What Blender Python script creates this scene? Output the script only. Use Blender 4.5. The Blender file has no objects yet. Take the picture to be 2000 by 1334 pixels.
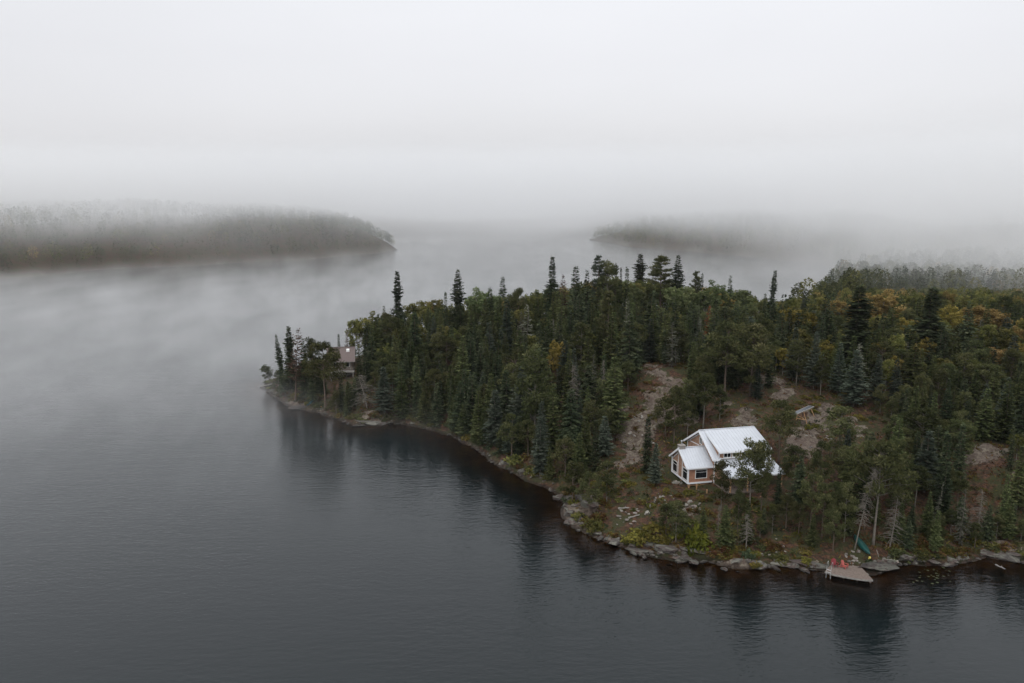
import bpy, math, random
import numpy as np
from mathutils import Vector, Matrix

S = bpy.context.scene
C = S.collection
R = math.radians
# ------------------------------------------------------------------ camera, sky, sun, exposure
CAM_H, F_PX, PITCH = 50.0, 1556.0, R(10.3)
cd = bpy.data.cameras.new("camera"); cam = bpy.data.objects.new("camera", cd); C.objects.link(cam)
cam.location = (0, 0, CAM_H); cam.rotation_euler = (R(90) - PITCH, 0, 0)
cd.sensor_width = 36.0; cd.lens = F_PX / 2000 * 36; cd.clip_start = 0.5; cd.clip_end = 20000
S.camera = cam
SUN_EL, SUN_AZ = R(52), R(200)
W = bpy.data.worlds.new("World"); S.world = W; W.use_nodes = True
nt = W.node_tree; nt.nodes.clear()
def wn(t, **k):
    n = nt.nodes.new(t)
    for a, b in k.items(): setattr(n, a, b)
    return n
L = nt.links.new
sky = wn('ShaderNodeTexSky', sky_type='NISHITA', sun_disc=False, sun_elevation=SUN_EL, sun_rotation=SUN_AZ)
sky.air_density = 1.0; sky.dust_density = 4.0
hsv = wn('ShaderNodeHueSaturation'); hsv.inputs['Saturation'].default_value = 0.25
L(sky.outputs[0], hsv.inputs['Color'])
b1 = wn('ShaderNodeBackground'); b1.inputs[1].default_value = 0.05; L(hsv.outputs[0], b1.inputs[0])
tc = wn('ShaderNodeTexCoord'); sep = wn('ShaderNodeSeparateXYZ'); L(tc.outputs['Generated'], sep.inputs[0])
ramp = wn('ShaderNodeValToRGB'); cr = ramp.color_ramp
cr.elements[0].position = 0.0; cr.elements[0].color = (0.635, 0.638, 0.655, 1)
cr.elements[1].position = 1.0; cr.elements[1].color = (1.33, 1.36, 1.41, 1)
for p, c in ((0.06, (0.63, 0.628, 0.65)), (0.16, (0.645, 0.645, 0.67)), (0.24, (0.69, 0.695, 0.72)), (0.40, (0.84, 0.86, 0.90)), (0.7, (1.16, 1.19, 1.24))):
    e = cr.elements.new(p); e.color = (*c, 1)
nz = wn('ShaderNodeTexNoise'); nz.inputs['Scale'].default_value = 1.3; nz.inputs['Detail'].default_value = 4
mpn = wn('ShaderNodeMapping'); mpn.inputs['Scale'].default_value = (1, 1, 3.0)
L(tc.outputs['Generated'], mpn.inputs[0]); L(mpn.outputs[0], nz.inputs['Vector'])
mr = wn('ShaderNodeMapRange'); mr.inputs[1].default_value = 0.3; mr.inputs[2].default_value = 0.7; mr.inputs[3].default_value = 0.95; mr.inputs[4].default_value = 1.05
L(nz.outputs[0], mr.inputs[0])
L(sep.outputs['Z'], ramp.inputs[0])
mx = wn('ShaderNodeMix', data_type='RGBA', blend_type='MULTIPLY'); mx.inputs[0].default_value = 1.0
L(ramp.outputs[0], mx.inputs[6]); L(mr.outputs[0], mx.inputs[7])
b2 = wn('ShaderNodeBackground'); b2.inputs[1].default_value = 1.0; L(mx.outputs[2], b2.inputs[0])
ad = wn('ShaderNodeAddShader'); L(b1.outputs[0], ad.inputs[0]); L(b2.outputs[0], ad.inputs[1])
wo = wn('ShaderNodeOutputWorld'); L(ad.outputs[0], wo.inputs[0])
sd_ = bpy.data.lights.new("sun", 'SUN'); sd_.energy = 0.5; sd_.angle = R(25); sd_.color = (1, 0.97, 0.93)
sun = bpy.data.objects.new("sun", sd_); C.objects.link(sun)
sun.rotation_euler = (R(90) - SUN_EL, 0, math.pi - SUN_AZ)
S.view_settings.view_transform = 'Standard'; S.view_settings.look = 'None'; S.view_settings.exposure = 0.0; S.view_settings.gamma = 1.0
S.render.engine = 'CYCLES'
S.cycles.use_denoising = True; S.cycles.denoising_prefilter = 'ACCURATE'; S.cycles.denoising_input_passes = 'RGB_ALBEDO_NORMAL'
S.cycles.max_bounces = 8; S.cycles.diffuse_bounces = 2; S.cycles.glossy_bounces = 2; S.cycles.transparent_max_bounces = 12
S.cycles.transmission_bounces = 3; S.cycles.volume_bounces = 5
S.cycles.volume_max_steps = 96
S.cycles.use_adaptive_sampling = True; S.cycles.adaptive_threshold = 0.01

rng = np.random.default_rng(11)
random.seed(5)

# ------------------------------------------------------------------ numbers: rays, noise
cp, sp = math.cos(PITCH), math.sin(PITCH)
def ray(px, py):
    u = (px - 1000) / F_PX; v = (667 - py) / F_PX
    return u, cp + v * sp, -sp + v * cp
def at(px, py, z=0.0):
    dx, dy, dz = ray(px, py); t = (CAM_H - z) / -dz
    return dx * t, dy * t
def proj(x, y, z):
    d = y * cp - (z - CAM_H) * sp
    up = y * sp + (z - CAM_H) * cp
    d = np.maximum(d, 1e-3) if isinstance(d, np.ndarray) else max(d, 1e-3)
    return 1000 + F_PX * x / d, 667 - F_PX * up / d
_perm = rng.random(4096 * 4)
def vnoise(x, y, s=0):
    xi = np.floor(x).astype(np.int64); yi = np.floor(y).astype(np.int64)
    fx = x - xi; fy = y - yi; fx = fx * fx * (3 - 2 * fx); fy = fy * fy * (3 - 2 * fy)
    h = lambda a, b: _perm[((a * 73856093) ^ (b * 19349663) ^ (s * 83492791)) & 16383]
    a = h(xi, yi); b = h(xi + 1, yi); c = h(xi, yi + 1); d = h(xi + 1, yi + 1)
    return (a + (b - a) * fx + (c - a) * fy + (a - b - c + d) * fx * fy) * 2 - 1
def fbm(x, y, sc, o=4, s=0):
    r = 0; a = 1.0; t = 0
    for k in range(o):
        r = r + a * vnoise(x / sc * 2 ** k + 13.7 * k, y / sc * 2 ** k + 7.1 * k, s + k); t += a; a *= 0.5
    return r / t

# ------------------------------------------------------------------ shores
near_px = [(515,750),(524,765),(540,779),(562,793),(590,800),(620,803),(650,817),(690,831),(735,832),(775,825),(830,836),(880,852),(930,880),(975,908),
           (1030,937),(1070,950),(1092,965),(1102,985),(1104,1008),(1122,1030),(1160,1046),(1200,1062),(1240,1078),(1275,1088),(1330,1100),(1380,1098),
           (1440,1114),(1480,1112),(1520,1107),(1560,1110),(1612,1117),(1640,1118),(1690,1128),(1712,1124),(1735,1106),(1750,1097),(1800,1103),(1850,1103),(1900,1094),
           (1925,1088),(1975,1096),(2040,1100)]
back_world = [(-55,224),(-38,240),(-15,255),(15,270),(50,284),(85,300),(115,325),(138,362)]
bay_px = [(1592,583),(1612,570),(1632,545),(1625,530),(1600,516),(1560,512),(1500,506),(1440,500),(1400,497),(1350,492),(1300,488),(1250,485),(1215,482),(1195,476),(1150,469)]
P_main = [at(*p) for p in near_px] + [(160,70),(400,40),(3200,40),(3200,4600),(400,4600),(330,1600),(200,1300),(130,1100)]
P_main += [at(*p) for p in reversed(bay_px)][0:] + list(reversed(back_world))
left_px = [(-250,575),(-60,552),(0,545),(80,540),(200,527),(300,523),(380,520),(450,515),(520,511),(600,508),(650,503),(700,498),(740,494),(779,488)]
P_left = [(-3200,380)] + [at(*p) for p in left_px] + [(-128,830),(-190,1000),(-230,1200),(-300,1390)] + [(-1200,1500),(-3200,1500)]
P_far = [(-3200,1420)] + [(-600,1400)] + [at(p, 443.6) for p in (700,800)] + [at(p, 443.2) for p in (900,1000,1100,1180)] + [(500,1380),(3200,1400),(3200,4600),(-3200,4600)]
def sdist(P, x, y):
    P = np.array(P); n = len(P); shp = x.shape; x = x.ravel(); y = y.ravel()
    best = np.full(x.shape, 1e18); ins = np.zeros(x.shape, bool)
    for i in range(n):
        a = P[i]; b = P[(i + 1) % n]; e = b - a; wx = x - a[0]; wy = y - a[1]
        t = np.clip((wx * e[0] + wy * e[1]) / max(e @ e, 1e-9), 0, 1)
        best = np.minimum(best, (wx - t * e[0]) ** 2 + (wy - t * e[1]) ** 2)
        c = (a[1] > y) != (b[1] > y)
        if abs(e[1]) > 1e-9: ins ^= c & (x < (b[0] - a[0]) * (y - a[1]) / e[1] + a[0])
    r = np.sqrt(best); return np.where(ins, r, -r).reshape(shp)
ctrl = [(560,765,3),(650,745,5),(690,770,5),(720,690,8),(800,700,9.5),(800,785,5),(900,640,13),(900,760,7.5),(1000,620,15),(1000,800,6.5),(1100,590,16.5),
        (1150,700,13),(1100,850,6),(1160,900,4.5),(1250,600,17),(1300,715,14.5),(1210,880,6),(1250,800,9.5),(1140,985,2.8),(1230,1010,2.4),(1350,965,4.6),
        (1450,955,5.6),(1450,1060,2.6),(1560,1050,3.2),(1567,825,10),(1450,800,10),(1400,760,12),(1500,740,13),(1500,640,12),(1700,760,12),(1700,950,6.5),(1800,1030,3.2),
        (1640,1090,1.2),(1690,1080,1.8),(1930,890,9),(1980,1010,4.5),(1900,700,12.5),(1990,640,12),(1700,640,11),(2300,900,8),(2300,700,12)]
cw = np.array([(*at(a, b, z), z) for a, b, z in ctrl])
def height(x, y):
    x = np.asarray(x, float); y = np.asarray(y, float)
    near = np.clip((700 - y) / 300, 0, 1)
    wob = fbm(x, y, 9, 3, 3) * 1.1 * near + fbm(x, y, 60, 3, 5) * 9 * (1 - near)
    sm = sdist(P_main, x, y) + wob; sl = sdist(P_left, x, y) + wob * 1.2; sf = sdist(P_far, x, y) + wob
    num = 0; den = 0
    for X, Y, Z in cw:
        w = 1 / ((x - X) ** 2 + (y - Y) ** 2 + 30) ** 1.6; num = num + w * Z; den = den + w
    T1 = num / den
    hill = 1 + 0.35 * fbm(x, y, 160, 3, 9)
    T2 = 27 * (1 - np.exp(-np.maximum(sm, 0) / 110)) * hill
    b = np.clip((y - 270) / 130, 0, 1); b = b * b * (3 - 2 * b)
    T2 = T2 * (.22 + .78 * np.clip((y - 430) / 260, 0, 1))
    hm = T1 * (1 - np.exp(-np.maximum(sm, 0) / 9)) * (1 - b) + (T2 + 2) * (1 - np.exp(-np.maximum(sm, 0) / 12)) * b
    hm = hm + np.clip(sm / 6, 0, 1) * (fbm(x, y, 14, 4, 21) * 0.9 + fbm(x, y, 3, 2, 31) * 0.18) * (1 - 0.3 * b)
    hl = 34 * (1 - np.exp(-np.maximum(sl, 0) / 48)) * (1 + .18 * fbm(x, y, 90, 3, 9))
    hf = 42 * (1 - np.exp(-np.maximum(sf, 0) / 120)) * hill
    s = np.maximum(np.maximum(sm, sl), sf)
    land = np.where(sm > 0, hm, 0) + np.where(sl > 0, hl, 0); land = np.maximum(land, np.where(sf > 0, hf, 0))
    bed = -np.minimum(-np.minimum(s, 0) * 0.16, 6)
    return np.where(s > 0, land + 0.05, bed - 0.05), s
def gz(x, y): return float(height(np.array([x]), np.array([y]))[0][0])
def hit(px, py):
    """where the ray of a point of the picture meets the ground"""
    dx, dy, dz = ray(px, py); t = np.arange(60, 1200, 0.5)
    z = CAM_H + dz * t; g = height(dx * t, dy * t)[0]
    k = np.argmax(z < np.maximum(g, 0)); return dx * t[k], dy * t[k], max(float(g[k]), 0)

# ------------------------------------------------------------------ mesh helpers
def tag(o, label=None, cat=None, group=None, kind=None):
    if label: o['label'] = label
    if cat: o['category'] = cat
    if group: o['group'] = group
    if kind: o['kind'] = kind
    return o
def raw_mesh(name, V, Fc, mats, attr=None, smooth=False, midx=None):
    """V (n,3); Fc (m,k) with a constant k, or a list of faces"""
    me = bpy.data.meshes.new(name); V = np.asarray(V, np.float32)
    if isinstance(Fc, np.ndarray):
        m, k = Fc.shape; me.vertices.add(len(V)); me.vertices.foreach_set('co', V.ravel())
        me.loops.add(m * k); me.loops.foreach_set('vertex_index', Fc.astype(np.int32).ravel())
        me.polygons.add(m); me.polygons.foreach_set('loop_start', np.arange(0, m * k, k, dtype=np.int32))
        me.update(calc_edges=True)
    else:
        me.from_pydata([tuple(map(float, v)) for v in V], [], Fc); me.update()
    if smooth: me.polygons.foreach_set('use_smooth', np.ones(len(me.polygons), bool))
    for m_ in (mats if isinstance(mats, (list, tuple)) else [mats]): me.materials.append(m_)
    if midx is not None: me.polygons.foreach_set('material_index', np.asarray(midx, np.int32))
    if attr:
        for nm, (dom, val) in attr.items():
            a = me.attributes.new(nm, 'FLOAT', dom); a.data.foreach_set('value', np.asarray(val, np.float32))
    return me
def link(name, me, parent=None, loc=None, rot=None, scale=None):
    o = bpy.data.objects.new(name, me); C.objects.link(o)
    if parent: o.parent = parent
    if loc is not None: o.location = loc
    if rot is not None: o.rotation_euler = rot
    if scale is not None: o.scale = scale
    return o
def empty(name, loc, rz=0, **k):
    o = link(name, None, None, loc, (0, 0, rz)); o.empty_display_size = 0.5
    return tag(o, **k)
class MB:
    def __init__(s): s.v = []; s.f = []
    def poly(s, pts, faces):
        n = len(s.v); s.v += [tuple(p) for p in pts]; s.f += [tuple(i + n for i in f) for f in faces]; return s
    def box(s, x0, y0, z0, x1, y1, z1):
        return s.hexa([(x0,y0,z0),(x1,y0,z0),(x1,y1,z0),(x0,y1,z0),(x0,y0,z1),(x1,y0,z1),(x1,y1,z1),(x0,y1,z1)])
    def hexa(s, p): return s.poly(p, [(3,2,1,0),(4,5,6,7),(0,1,5,4),(1,2,6,5),(2,3,7,6),(3,0,4,7)])
    def slab(s, q, t):
        """a quad thickened downwards (or along vector t)"""
        t = (0, 0, -t) if isinstance(t, (int, float)) else t
        return s.hexa([tuple(a + b for a, b in zip(p, t)) for p in q] + list(q))
    def bar(s, a, b, w, h=None):
        a = Vector(a); b = Vector(b); d = (b - a).normalized(); h = h or w
        u = d.cross(Vector((0, 0, 1)));  u = Vector((1, 0, 0)) if u.length < 1e-4 else u.normalized()
        v = u.cross(d).normalized(); u = u * w / 2; v = v * h / 2
        return s.hexa([a-u-v, a+u-v, a+u+v, a-u+v, b-u-v, b+u-v, b+u+v, b-u+v])
    def tube(s, pts, rad, n=6, cap=True):
        pts = [Vector(p) for p in pts]; base = len(s.v)
        for i, p in enumerate(pts):
            d = (pts[min(i+1, len(pts)-1)] - pts[max(i-1, 0)]).normalized()
            u = d.cross(Vector((0.3, 0.1, 1)));  u = Vector((1, 0, 0)) if u.length < 1e-3 else u.normalized(); v = d.cross(u)
            for k in range(n):
                a = 2 * math.pi * k / n; s.v.append(tuple(p + (u * math.cos(a) + v * math.sin(a)) * rad[i]))
        for i in range(len(pts) - 1):
            for k in range(n):
                s.f.append((base+i*n+k, base+i*n+(k+1)%n, base+(i+1)*n+(k+1)%n, base+(i+1)*n+k))
        if cap: s.f.append(tuple(base + k for k in reversed(range(n)))); s.f.append(tuple(base + (len(pts)-1)*n + k for k in range(n)))
        return s
    def mesh(s, name, m, smooth=False): return raw_mesh(name, s.v, s.f, m, smooth=smooth)
    def build(s, name, m, parent=None, smooth=False, **k): return link(name, s.mesh(name, m, smooth), parent, **k)

# ------------------------------------------------------------------ materials
def mat(name):
    m = bpy.data.materials.new(name); m.use_nodes = True; t = m.node_tree; t.nodes.clear()
    o = t.nodes.new('ShaderNodeOutputMaterial'); return m, t, o
def N(t, ty, **k):
    n = t.nodes.new(ty)
    for a, b in k.items():
        if a[0] == '_': n.inputs[a[1:].replace('_', ' ')].default_value = b
        else: setattr(n, a, b)
    return n
def rampn(t, fac, stops):
    r = t.nodes.new('ShaderNodeValToRGB'); c = r.color_ramp
    while len(c.elements) > 1: c.elements.remove(c.elements[-1])
    c.elements[0].position = stops[0][0]; c.elements[0].color = (*stops[0][1], 1)
    for p, col in stops[1:]: e = c.elements.new(p); e.color = (*col, 1)
    t.links.new(fac, r.inputs[0]); return r.outputs[0]
def noise(t, vec, sc, det=4, rough=0.55):
    n = N(t, 'ShaderNodeTexNoise'); n.inputs['Scale'].default_value = sc; n.inputs['Detail'].default_value = det; n.inputs['Roughness'].default_value = rough
    if vec is not None: t.links.new(vec, n.inputs['Vector'])
    return n.outputs[0]
def mix(t, fac, a, b, ty='MIX'):
    m = t.nodes.new('ShaderNodeMix'); m.data_type = 'RGBA'; m.blend_type = ty
    for i, x in ((0, fac), (6, a), (7, b)):
        if isinstance(x, (int, float)): m.inputs[i].default_value = x
        elif isinstance(x, tuple): m.inputs[i].default_value = (*x, 1)
        else: t.links.new(x, m.inputs[i])
    return m.outputs[2]
def math_(t, op, a, b=None, c=None):
    m = t.nodes.new('ShaderNodeMath'); m.operation = op
    for i, x in enumerate((a, b, c)):
        if x is None: continue
        if isinstance(x, (int, float)): m.inputs[i].default_value = x
        else: t.links.new(x, m.inputs[i])
    return m.outputs[0]
def principled(t, o, col, rough=0.8, bump=None, bs=0.3, bd=0.05, metal=0, spec=0.3):
    p = t.nodes.new('ShaderNodeBsdfPrincipled'); p.inputs['Roughness'].default_value = rough; p.inputs['Metallic'].default_value = metal
    p.inputs['Specular IOR Level'].default_value = spec
    if isinstance(col, tuple): p.inputs['Base Color'].default_value = (*col, 1)
    else: t.links.new(col, p.inputs['Base Color'])
    if bump is not None:
        b = t.nodes.new('ShaderNodeBump'); b.inputs['Strength'].default_value = bs; b.inputs['Distance'].default_value = bd
        t.links.new(bump, b.inputs['Height']); t.links.new(b.outputs[0], p.inputs['Normal'])
    t.links.new(p.outputs[0], o.inputs[0]); return p
def simple(name, c, rough=0.7, var=0.25, sc=3.0, spec=0.3, metal=0, bs=0.3, bd=0.02):
    m, t, o = mat(name); g = t.nodes.new('ShaderNodeTexCoord')
    n = noise(t, g.outputs['Object'], sc, 5, 0.65)
    col = rampn(t, n, [(0.3, tuple(x * (1 - var) for x in c)), (0.7, tuple(min(1, x * (1 + var)) for x in c))])
    principled(t, o, col, rough, n, bs, bd, metal, spec); return m
def foliage(name, stops, hue=0.02, val=0.35, trans=0.25, sat=1.0):
    m, t, o = mat(name)
    a = N(t, 'ShaderNodeAttribute', attribute_name='tone'); oi = t.nodes.new('ShaderNodeObjectInfo')
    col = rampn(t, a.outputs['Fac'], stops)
    h = t.nodes.new('ShaderNodeHueSaturation'); t.links.new(col, h.inputs['Color']); h.inputs['Saturation'].default_value = sat
    t.links.new(math_(t, 'MULTIPLY_ADD', oi.outputs['Random'], 2 * hue, 0.5 - hue), h.inputs['Hue'])
    r2 = math_(t, 'FRACT', math_(t, 'MULTIPLY', oi.outputs['Random'], 7.31))
    t.links.new(math_(t, 'MULTIPLY_ADD', r2, 2 * val, 1 - val), h.inputs['Value'])
    d = t.nodes.new('ShaderNodeBsdfDiffuse'); t.links.new(h.outputs[0], d.inputs[0])
    tr = t.nodes.new('ShaderNodeBsdfTranslucent'); t.links.new(h.outputs[0], tr.inputs[0])
    ms = t.nodes.new('ShaderNodeMixShader'); ms.inputs[0].default_value = trans
    t.links.new(d.outputs[0], ms.inputs[1]); t.links.new(tr.outputs[0], ms.inputs[2]); t.links.new(ms.outputs[0], o.inputs[0]); return m
M = {}
M['spruce'] = foliage('spruce_needles', [(0, (0.019,0.026,0.015)), (0.5, (0.044,0.057,0.031)), (0.85, (0.074,0.089,0.047)), (1, (0.112,0.124,0.07))])
M['fir'] = foliage('fir_needles', [(0, (0.028,0.036,0.016)), (0.5, (0.062,0.075,0.031)), (0.85, (0.098,0.110,0.045)), (1, (0.14,0.15,0.065))])
M['blue'] = foliage('bluish_spruce_needles', [(0, (0.030,0.040,0.030)), (0.5, (0.058,0.072,0.052)), (1, (0.11,0.125,0.095))])
M['pine'] = foliage('pine_needles', [(0, (0.028,0.034,0.015)), (0.5, (0.063,0.069,0.029)), (0.85, (0.098,0.100,0.043)), (1, (0.145,0.135,0.068))])
M['olive'] = foliage('olive_leaves', [(0, (0.05,0.058,0.018)), (0.5, (0.105,0.11,0.035)), (1, (0.20,0.18,0.062))])
M['green'] = foliage('green_leaves', [(0, (0.06,0.08,0.034)), (0.5, (0.12,0.145,0.062)), (1, (0.21,0.225,0.11))])
M['yellow'] = foliage('yellow_leaves', [(0, (0.075,0.068,0.018)), (0.5, (0.165,0.135,0.034)), (1, (0.28,0.22,0.068))], hue=0.012)
M['orange'] = foliage('orange_leaves', [(0, (0.085,0.062,0.024)), (0.5, (0.19,0.135,0.048)), (1, (0.31,0.225,0.095))], hue=0.012)
M['lime'] = foliage('lime_leaves', [(0, (0.04,0.05,0.010)), (0.5, (0.088,0.10,0.017)), (1, (0.18,0.175,0.035))], val=0.1)
M['rust'] = foliage('rusty_needles', [(0, (0.04,0.028,0.022)), (0.5, (0.085,0.052,0.042)), (1, (0.14,0.085,0.07))], val=0.2)
M['red'] = foliage('red_needles', [(0, (0.10,0.03,0.018)), (0.5, (0.19,0.06,0.036)), (1, (0.27,0.10,0.06))], val=0.2)
M['lichen'] = foliage('lichen_twigs', [(0, (0.06,0.062,0.046)), (0.5, (0.11,0.112,0.085)), (1, (0.20,0.20,0.155))])
M['brush'] = foliage('brown_brush', [(0, (0.05,0.026,0.015)), (0.35, (0.095,0.045,0.022)), (0.6, (0.075,0.062,0.02)), (0.85, (0.12,0.105,0.03)), (1, (0.20,0.12,0.05))])
M['juniper'] = foliage('juniper_leaves', [(0, (0.04,0.045,0.012)), (0.5, (0.095,0.088,0.022)), (1, (0.18,0.15,0.04))])
M['bark'] = simple('bark', (0.10, 0.075, 0.058), 0.9, 0.4, 6)
M['greybark'] = simple('grey_bark', (0.135, 0.12, 0.10), 0.9, 0.35, 5)
M['birchbark'] = simple('birch_bark', (0.22, 0.20, 0.17), 0.85, 0.4, 4)
M['redbark'] = simple('red_bark', (0.085, 0.055, 0.042), 0.9, 0.3, 4)
M['whitemetal'] = simple('white_trim', (0.70, 0.71, 0.73), 0.5, 0.05, 3)
def roofmat(name, c):
    m, t, o = mat(name); g = t.nodes.new('ShaderNodeTexCoord')
    n = noise(t, g.outputs['Object'], 0.8, 5, 0.7); n2 = noise(t, g.outputs['Object'], 9, 3)
    col = mix(t, 0.5, rampn(t, n, [(0.3, tuple(x*0.8 for x in c)), (0.7, c)]), rampn(t, n2, [(0.3, tuple(x*0.88 for x in c)), (0.7, c)]))
    principled(t, o, col, 0.42, n2, 0.05, 0.01, 0.0, 0.5); return m
M['roof'] = roofmat('white_sheet_metal', (0.51, 0.532, 0.57))
M['brownroof'] = simple('brown_shingles', (0.135, 0.105, 0.098), 0.85, 0.18, 5)
def cedar(name, c1, c2, bw, rh):
    m, t, o = mat(name); g = t.nodes.new('ShaderNodeTexCoord')
    mp = N(t, 'ShaderNodeMapping'); mp.inputs['Rotation'].default_value = (R(90), 0, 0)
    sx = N(t, 'ShaderNodeSeparateXYZ'); t.links.new(g.outputs['Object'], sx.inputs[0])
    cx = N(t, 'ShaderNodeCombineXYZ'); t.links.new(math_(t, 'ADD', sx.outputs[0], sx.outputs[1]), cx.inputs[0]); t.links.new(sx.outputs[2], cx.inputs[1])
    b = N(t, 'ShaderNodeTexBrick'); t.links.new(cx.outputs[0], b.inputs['Vector'])
    b.inputs['Scale'].default_value = 1; b.inputs['Brick Width'].default_value = bw; b.inputs['Row Height'].default_value = rh; b.inputs['Mortar Size'].default_value = 0.012
    b.inputs['Color1'].default_value = (*c1, 1); b.inputs['Color2'].default_value = (*c2, 1); b.inputs['Mortar'].default_value = (*tuple(x*0.45 for x in c1), 1)
    n = noise(t, g.outputs['Object'], 2.5, 4)
    col = mix(t, 0.6, b.outputs[0], rampn(t, n, [(0.3, tuple(x*0.7 for x in c1)), (0.7, c2)]), 'MIX')
    principled(t, o, col, 0.85, b.outputs[1], -0.3, 0.02); return m
M['cedar'] = cedar('cedar_shingles', (0.26, 0.155, 0.105), (0.42, 0.265, 0.18), 0.22, 0.2)
M['board'] = cedar('upright_cedar_boards', (0.28, 0.14, 0.09), (0.38, 0.20, 0.13), 0.22, 6.0)
M['timber'] = simple('fresh_timber', (0.40, 0.24, 0.13), 0.8, 0.2, 3)
M['oldtimber'] = simple('weathered_timber', (0.155, 0.122, 0.102), 0.9, 0.3, 4)
M['grey'] = simple('greyed_wood', (0.21, 0.198, 0.18), 0.9, 0.3, 3)
m, t, o = mat('window_glass'); principled(t, o, (0.012, 0.014, 0.017), 0.06, spec=0.5); M['glass'] = m
M['steel'] = simple('steel', (0.5, 0.5, 0.5), 0.35, 0.1, 5, metal=0.8)
M['stone'] = simple('chimney_stone', (0.24, 0.22, 0.20), 0.9, 0.3, 8)
M['darkred'] = simple('dark_red_plastic', (0.18, 0.022, 0.030), 0.5, 0.08)
M['coral'] = simple('coral_red_plastic', (0.36, 0.09, 0.078), 0.5, 0.08)
M['canoe'] = simple('green_canoe', (0.006, 0.055, 0.048), 0.4, 0.15, 2, spec=0.5)
M['yellow_p'] = simple('yellow_plastic', (0.65, 0.55, 0.12), 0.5, 0.05)
M['teal'] = simple('blue_teal_plastic', (0.02, 0.085, 0.11), 0.5, 0.1)
M['white_p'] = simple('white_plastic', (0.7, 0.7, 0.68), 0.5, 0.05)
M['ladder'] = simple('ladder_paint', (0.38, 0.38, 0.37), 0.5, 0.05)
M['panel'] = simple('solar_glass', (0.06, 0.07, 0.085), 0.25, 0.2, 2, spec=0.5)
M['pad'] = simple('lily_pad', (0.045, 0.05, 0.012), 0.5, 0.3, 3)
def rockmat(name, base, warm, lich, obj=True):
    m, t, o = mat(name); g = t.nodes.new('ShaderNodeTexCoord'); oi = t.nodes.new('ShaderNodeObjectInfo')
    va = N(t, 'ShaderNodeVectorMath', operation='ADD'); t.links.new(g.outputs['Object'], va.inputs[0])
    cb = N(t, 'ShaderNodeCombineXYZ'); t.links.new(math_(t, 'MULTIPLY', oi.outputs['Random'], 50.0), cb.inputs[0]); t.links.new(cb.outputs[0], va.inputs[1])
    v = va.outputs[0]
    n1 = noise(t, v, 1.1, 6, 0.7); n2 = noise(t, v, 4.5, 5, 0.7); n3 = noise(t, v, 0.5, 3)
    c = mix(t, rampn(t, n3, [(0.4, (0,0,0)), (0.62, (1,1,1))]), base, warm)
    c = mix(t, rampn(t, n1, [(0.46, (0,0,0)), (0.56, (1,1,1))]), c, lich)
    c = mix(t, rampn(t, n2, [(0.3, (0.45,0.45,0.45)), (0.6, (1,1,1))]), (0.05,0.045,0.04), c)
    h = N(t, 'ShaderNodeHueSaturation'); t.links.new(c, h.inputs['Color']); t.links.new(math_(t, 'MULTIPLY_ADD', oi.outputs['Random'], 0.45, 0.7), h.inputs['Value'])
    gp = N(t, 'ShaderNodeNewGeometry'); sz = N(t, 'ShaderNodeSeparateXYZ'); t.links.new(gp.outputs['Position'], sz.inputs[0])
    wet = rampn(t, math_(t, 'MULTIPLY', sz.outputs[2], 1.6), [(0.1, (1,1,1)), (0.45, (0,0,0))])
    c = mix(t, wet, h.outputs[0], mix(t, 1.0, h.outputs[0], (0.33,0.30,0.28), 'MULTIPLY'))
    principled(t, o, c, 0.85, mix(t, 0.5, n1, n2), 0.9, 0.14); return m
M['rock'] = rockmat('granite', (0.050, 0.043, 0.040), (0.085, 0.060, 0.052), (0.135, 0.132, 0.11))
M['palerock'] = rockmat('pale_granite', (0.22, 0.20, 0.18), (0.25, 0.195, 0.175), (0.30, 0.29, 0.25))

# ------------------------------------------------------------------ ground
def axis(segs):
    a = [segs[0][0]]
    for lo, hi, st in segs:
        n = max(1, int(round((hi - lo) / st))); a += list(lo + (hi - lo) * (np.arange(n) + 1) / n)
    return np.array(a)
gx = axis([(-3100, -900, 90), (-900, -520, 20), (-520, -130, 6), (-130, -75, 1.6), (-75, 130, 0.7), (130, 330, 2.5), (330, 700, 7), (700, 1000, 20), (1000, 3100, 90)])
gy = axis([(45, 88, 4), (88, 170, 0.7), (170, 300, 1.1), (300, 460, 3), (460, 900, 5), (900, 1500, 12), (1500, 2200, 50), (2200, 4500, 150)])
X, Y = np.meshgrid(gx, gy); Z, SD = height(X, Y)
# patches of bare rock and of red-brown brush, as ellipses where they lie
rock_e = [(1283,728,34,14),(1310,742,25,10),(1300,760,45,10),(1265,775,30,12),(1285,800,42,26),(1250,830,40,26),(1235,862,34,24),(1220,800,20,14),(1240,890,25,10),
          (1215,905,12,7),(1340,810,30,22),(1450,800,28,10),(1440,822,30,12),(1530,770,38,14),(1610,808,34,15),(1590,838,36,14),(1575,870,30,26),(1660,832,38,10),(1690,845,20,10),(1925,880,34,14),
          (1915,895,22,9),(1145,985,22,26),(1120,1010,16,24),(1300,1065,40,20),(1350,1080,40,12),(1320,1000,30,12),
          (1590,1100,36,12),(1730,1108,40,14),(1770,1083,30,10),(1960,1072,34,12),(580,790,22,8),(725,815,34,10),(1480,1100,60,10),(1970,930,10,10),(1510,740,25,8),(1410,790,20,10)]
PX, PY = proj(X, Y, Z)
rk = np.zeros_like(X); nn = fbm(X, Y, 5, 4, 51); n5 = fbm(X, Y, 1.6, 3, 61)
wa = 26 * fbm(X, Y, 7, 3, 71); wb = 14 * fbm(X, Y, 7, 3, 73)
for a, b, ra, rb in rock_e:
    q = 1 - np.sqrt(((PX + wa - a) / ra) ** 2 + ((PY + wb - b) / rb) ** 2)
    rk = np.maximum(rk, np.clip((q + 0.9 * nn + 0.5 * n5 + 0.12) * 2.6, 0, 1))
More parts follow.
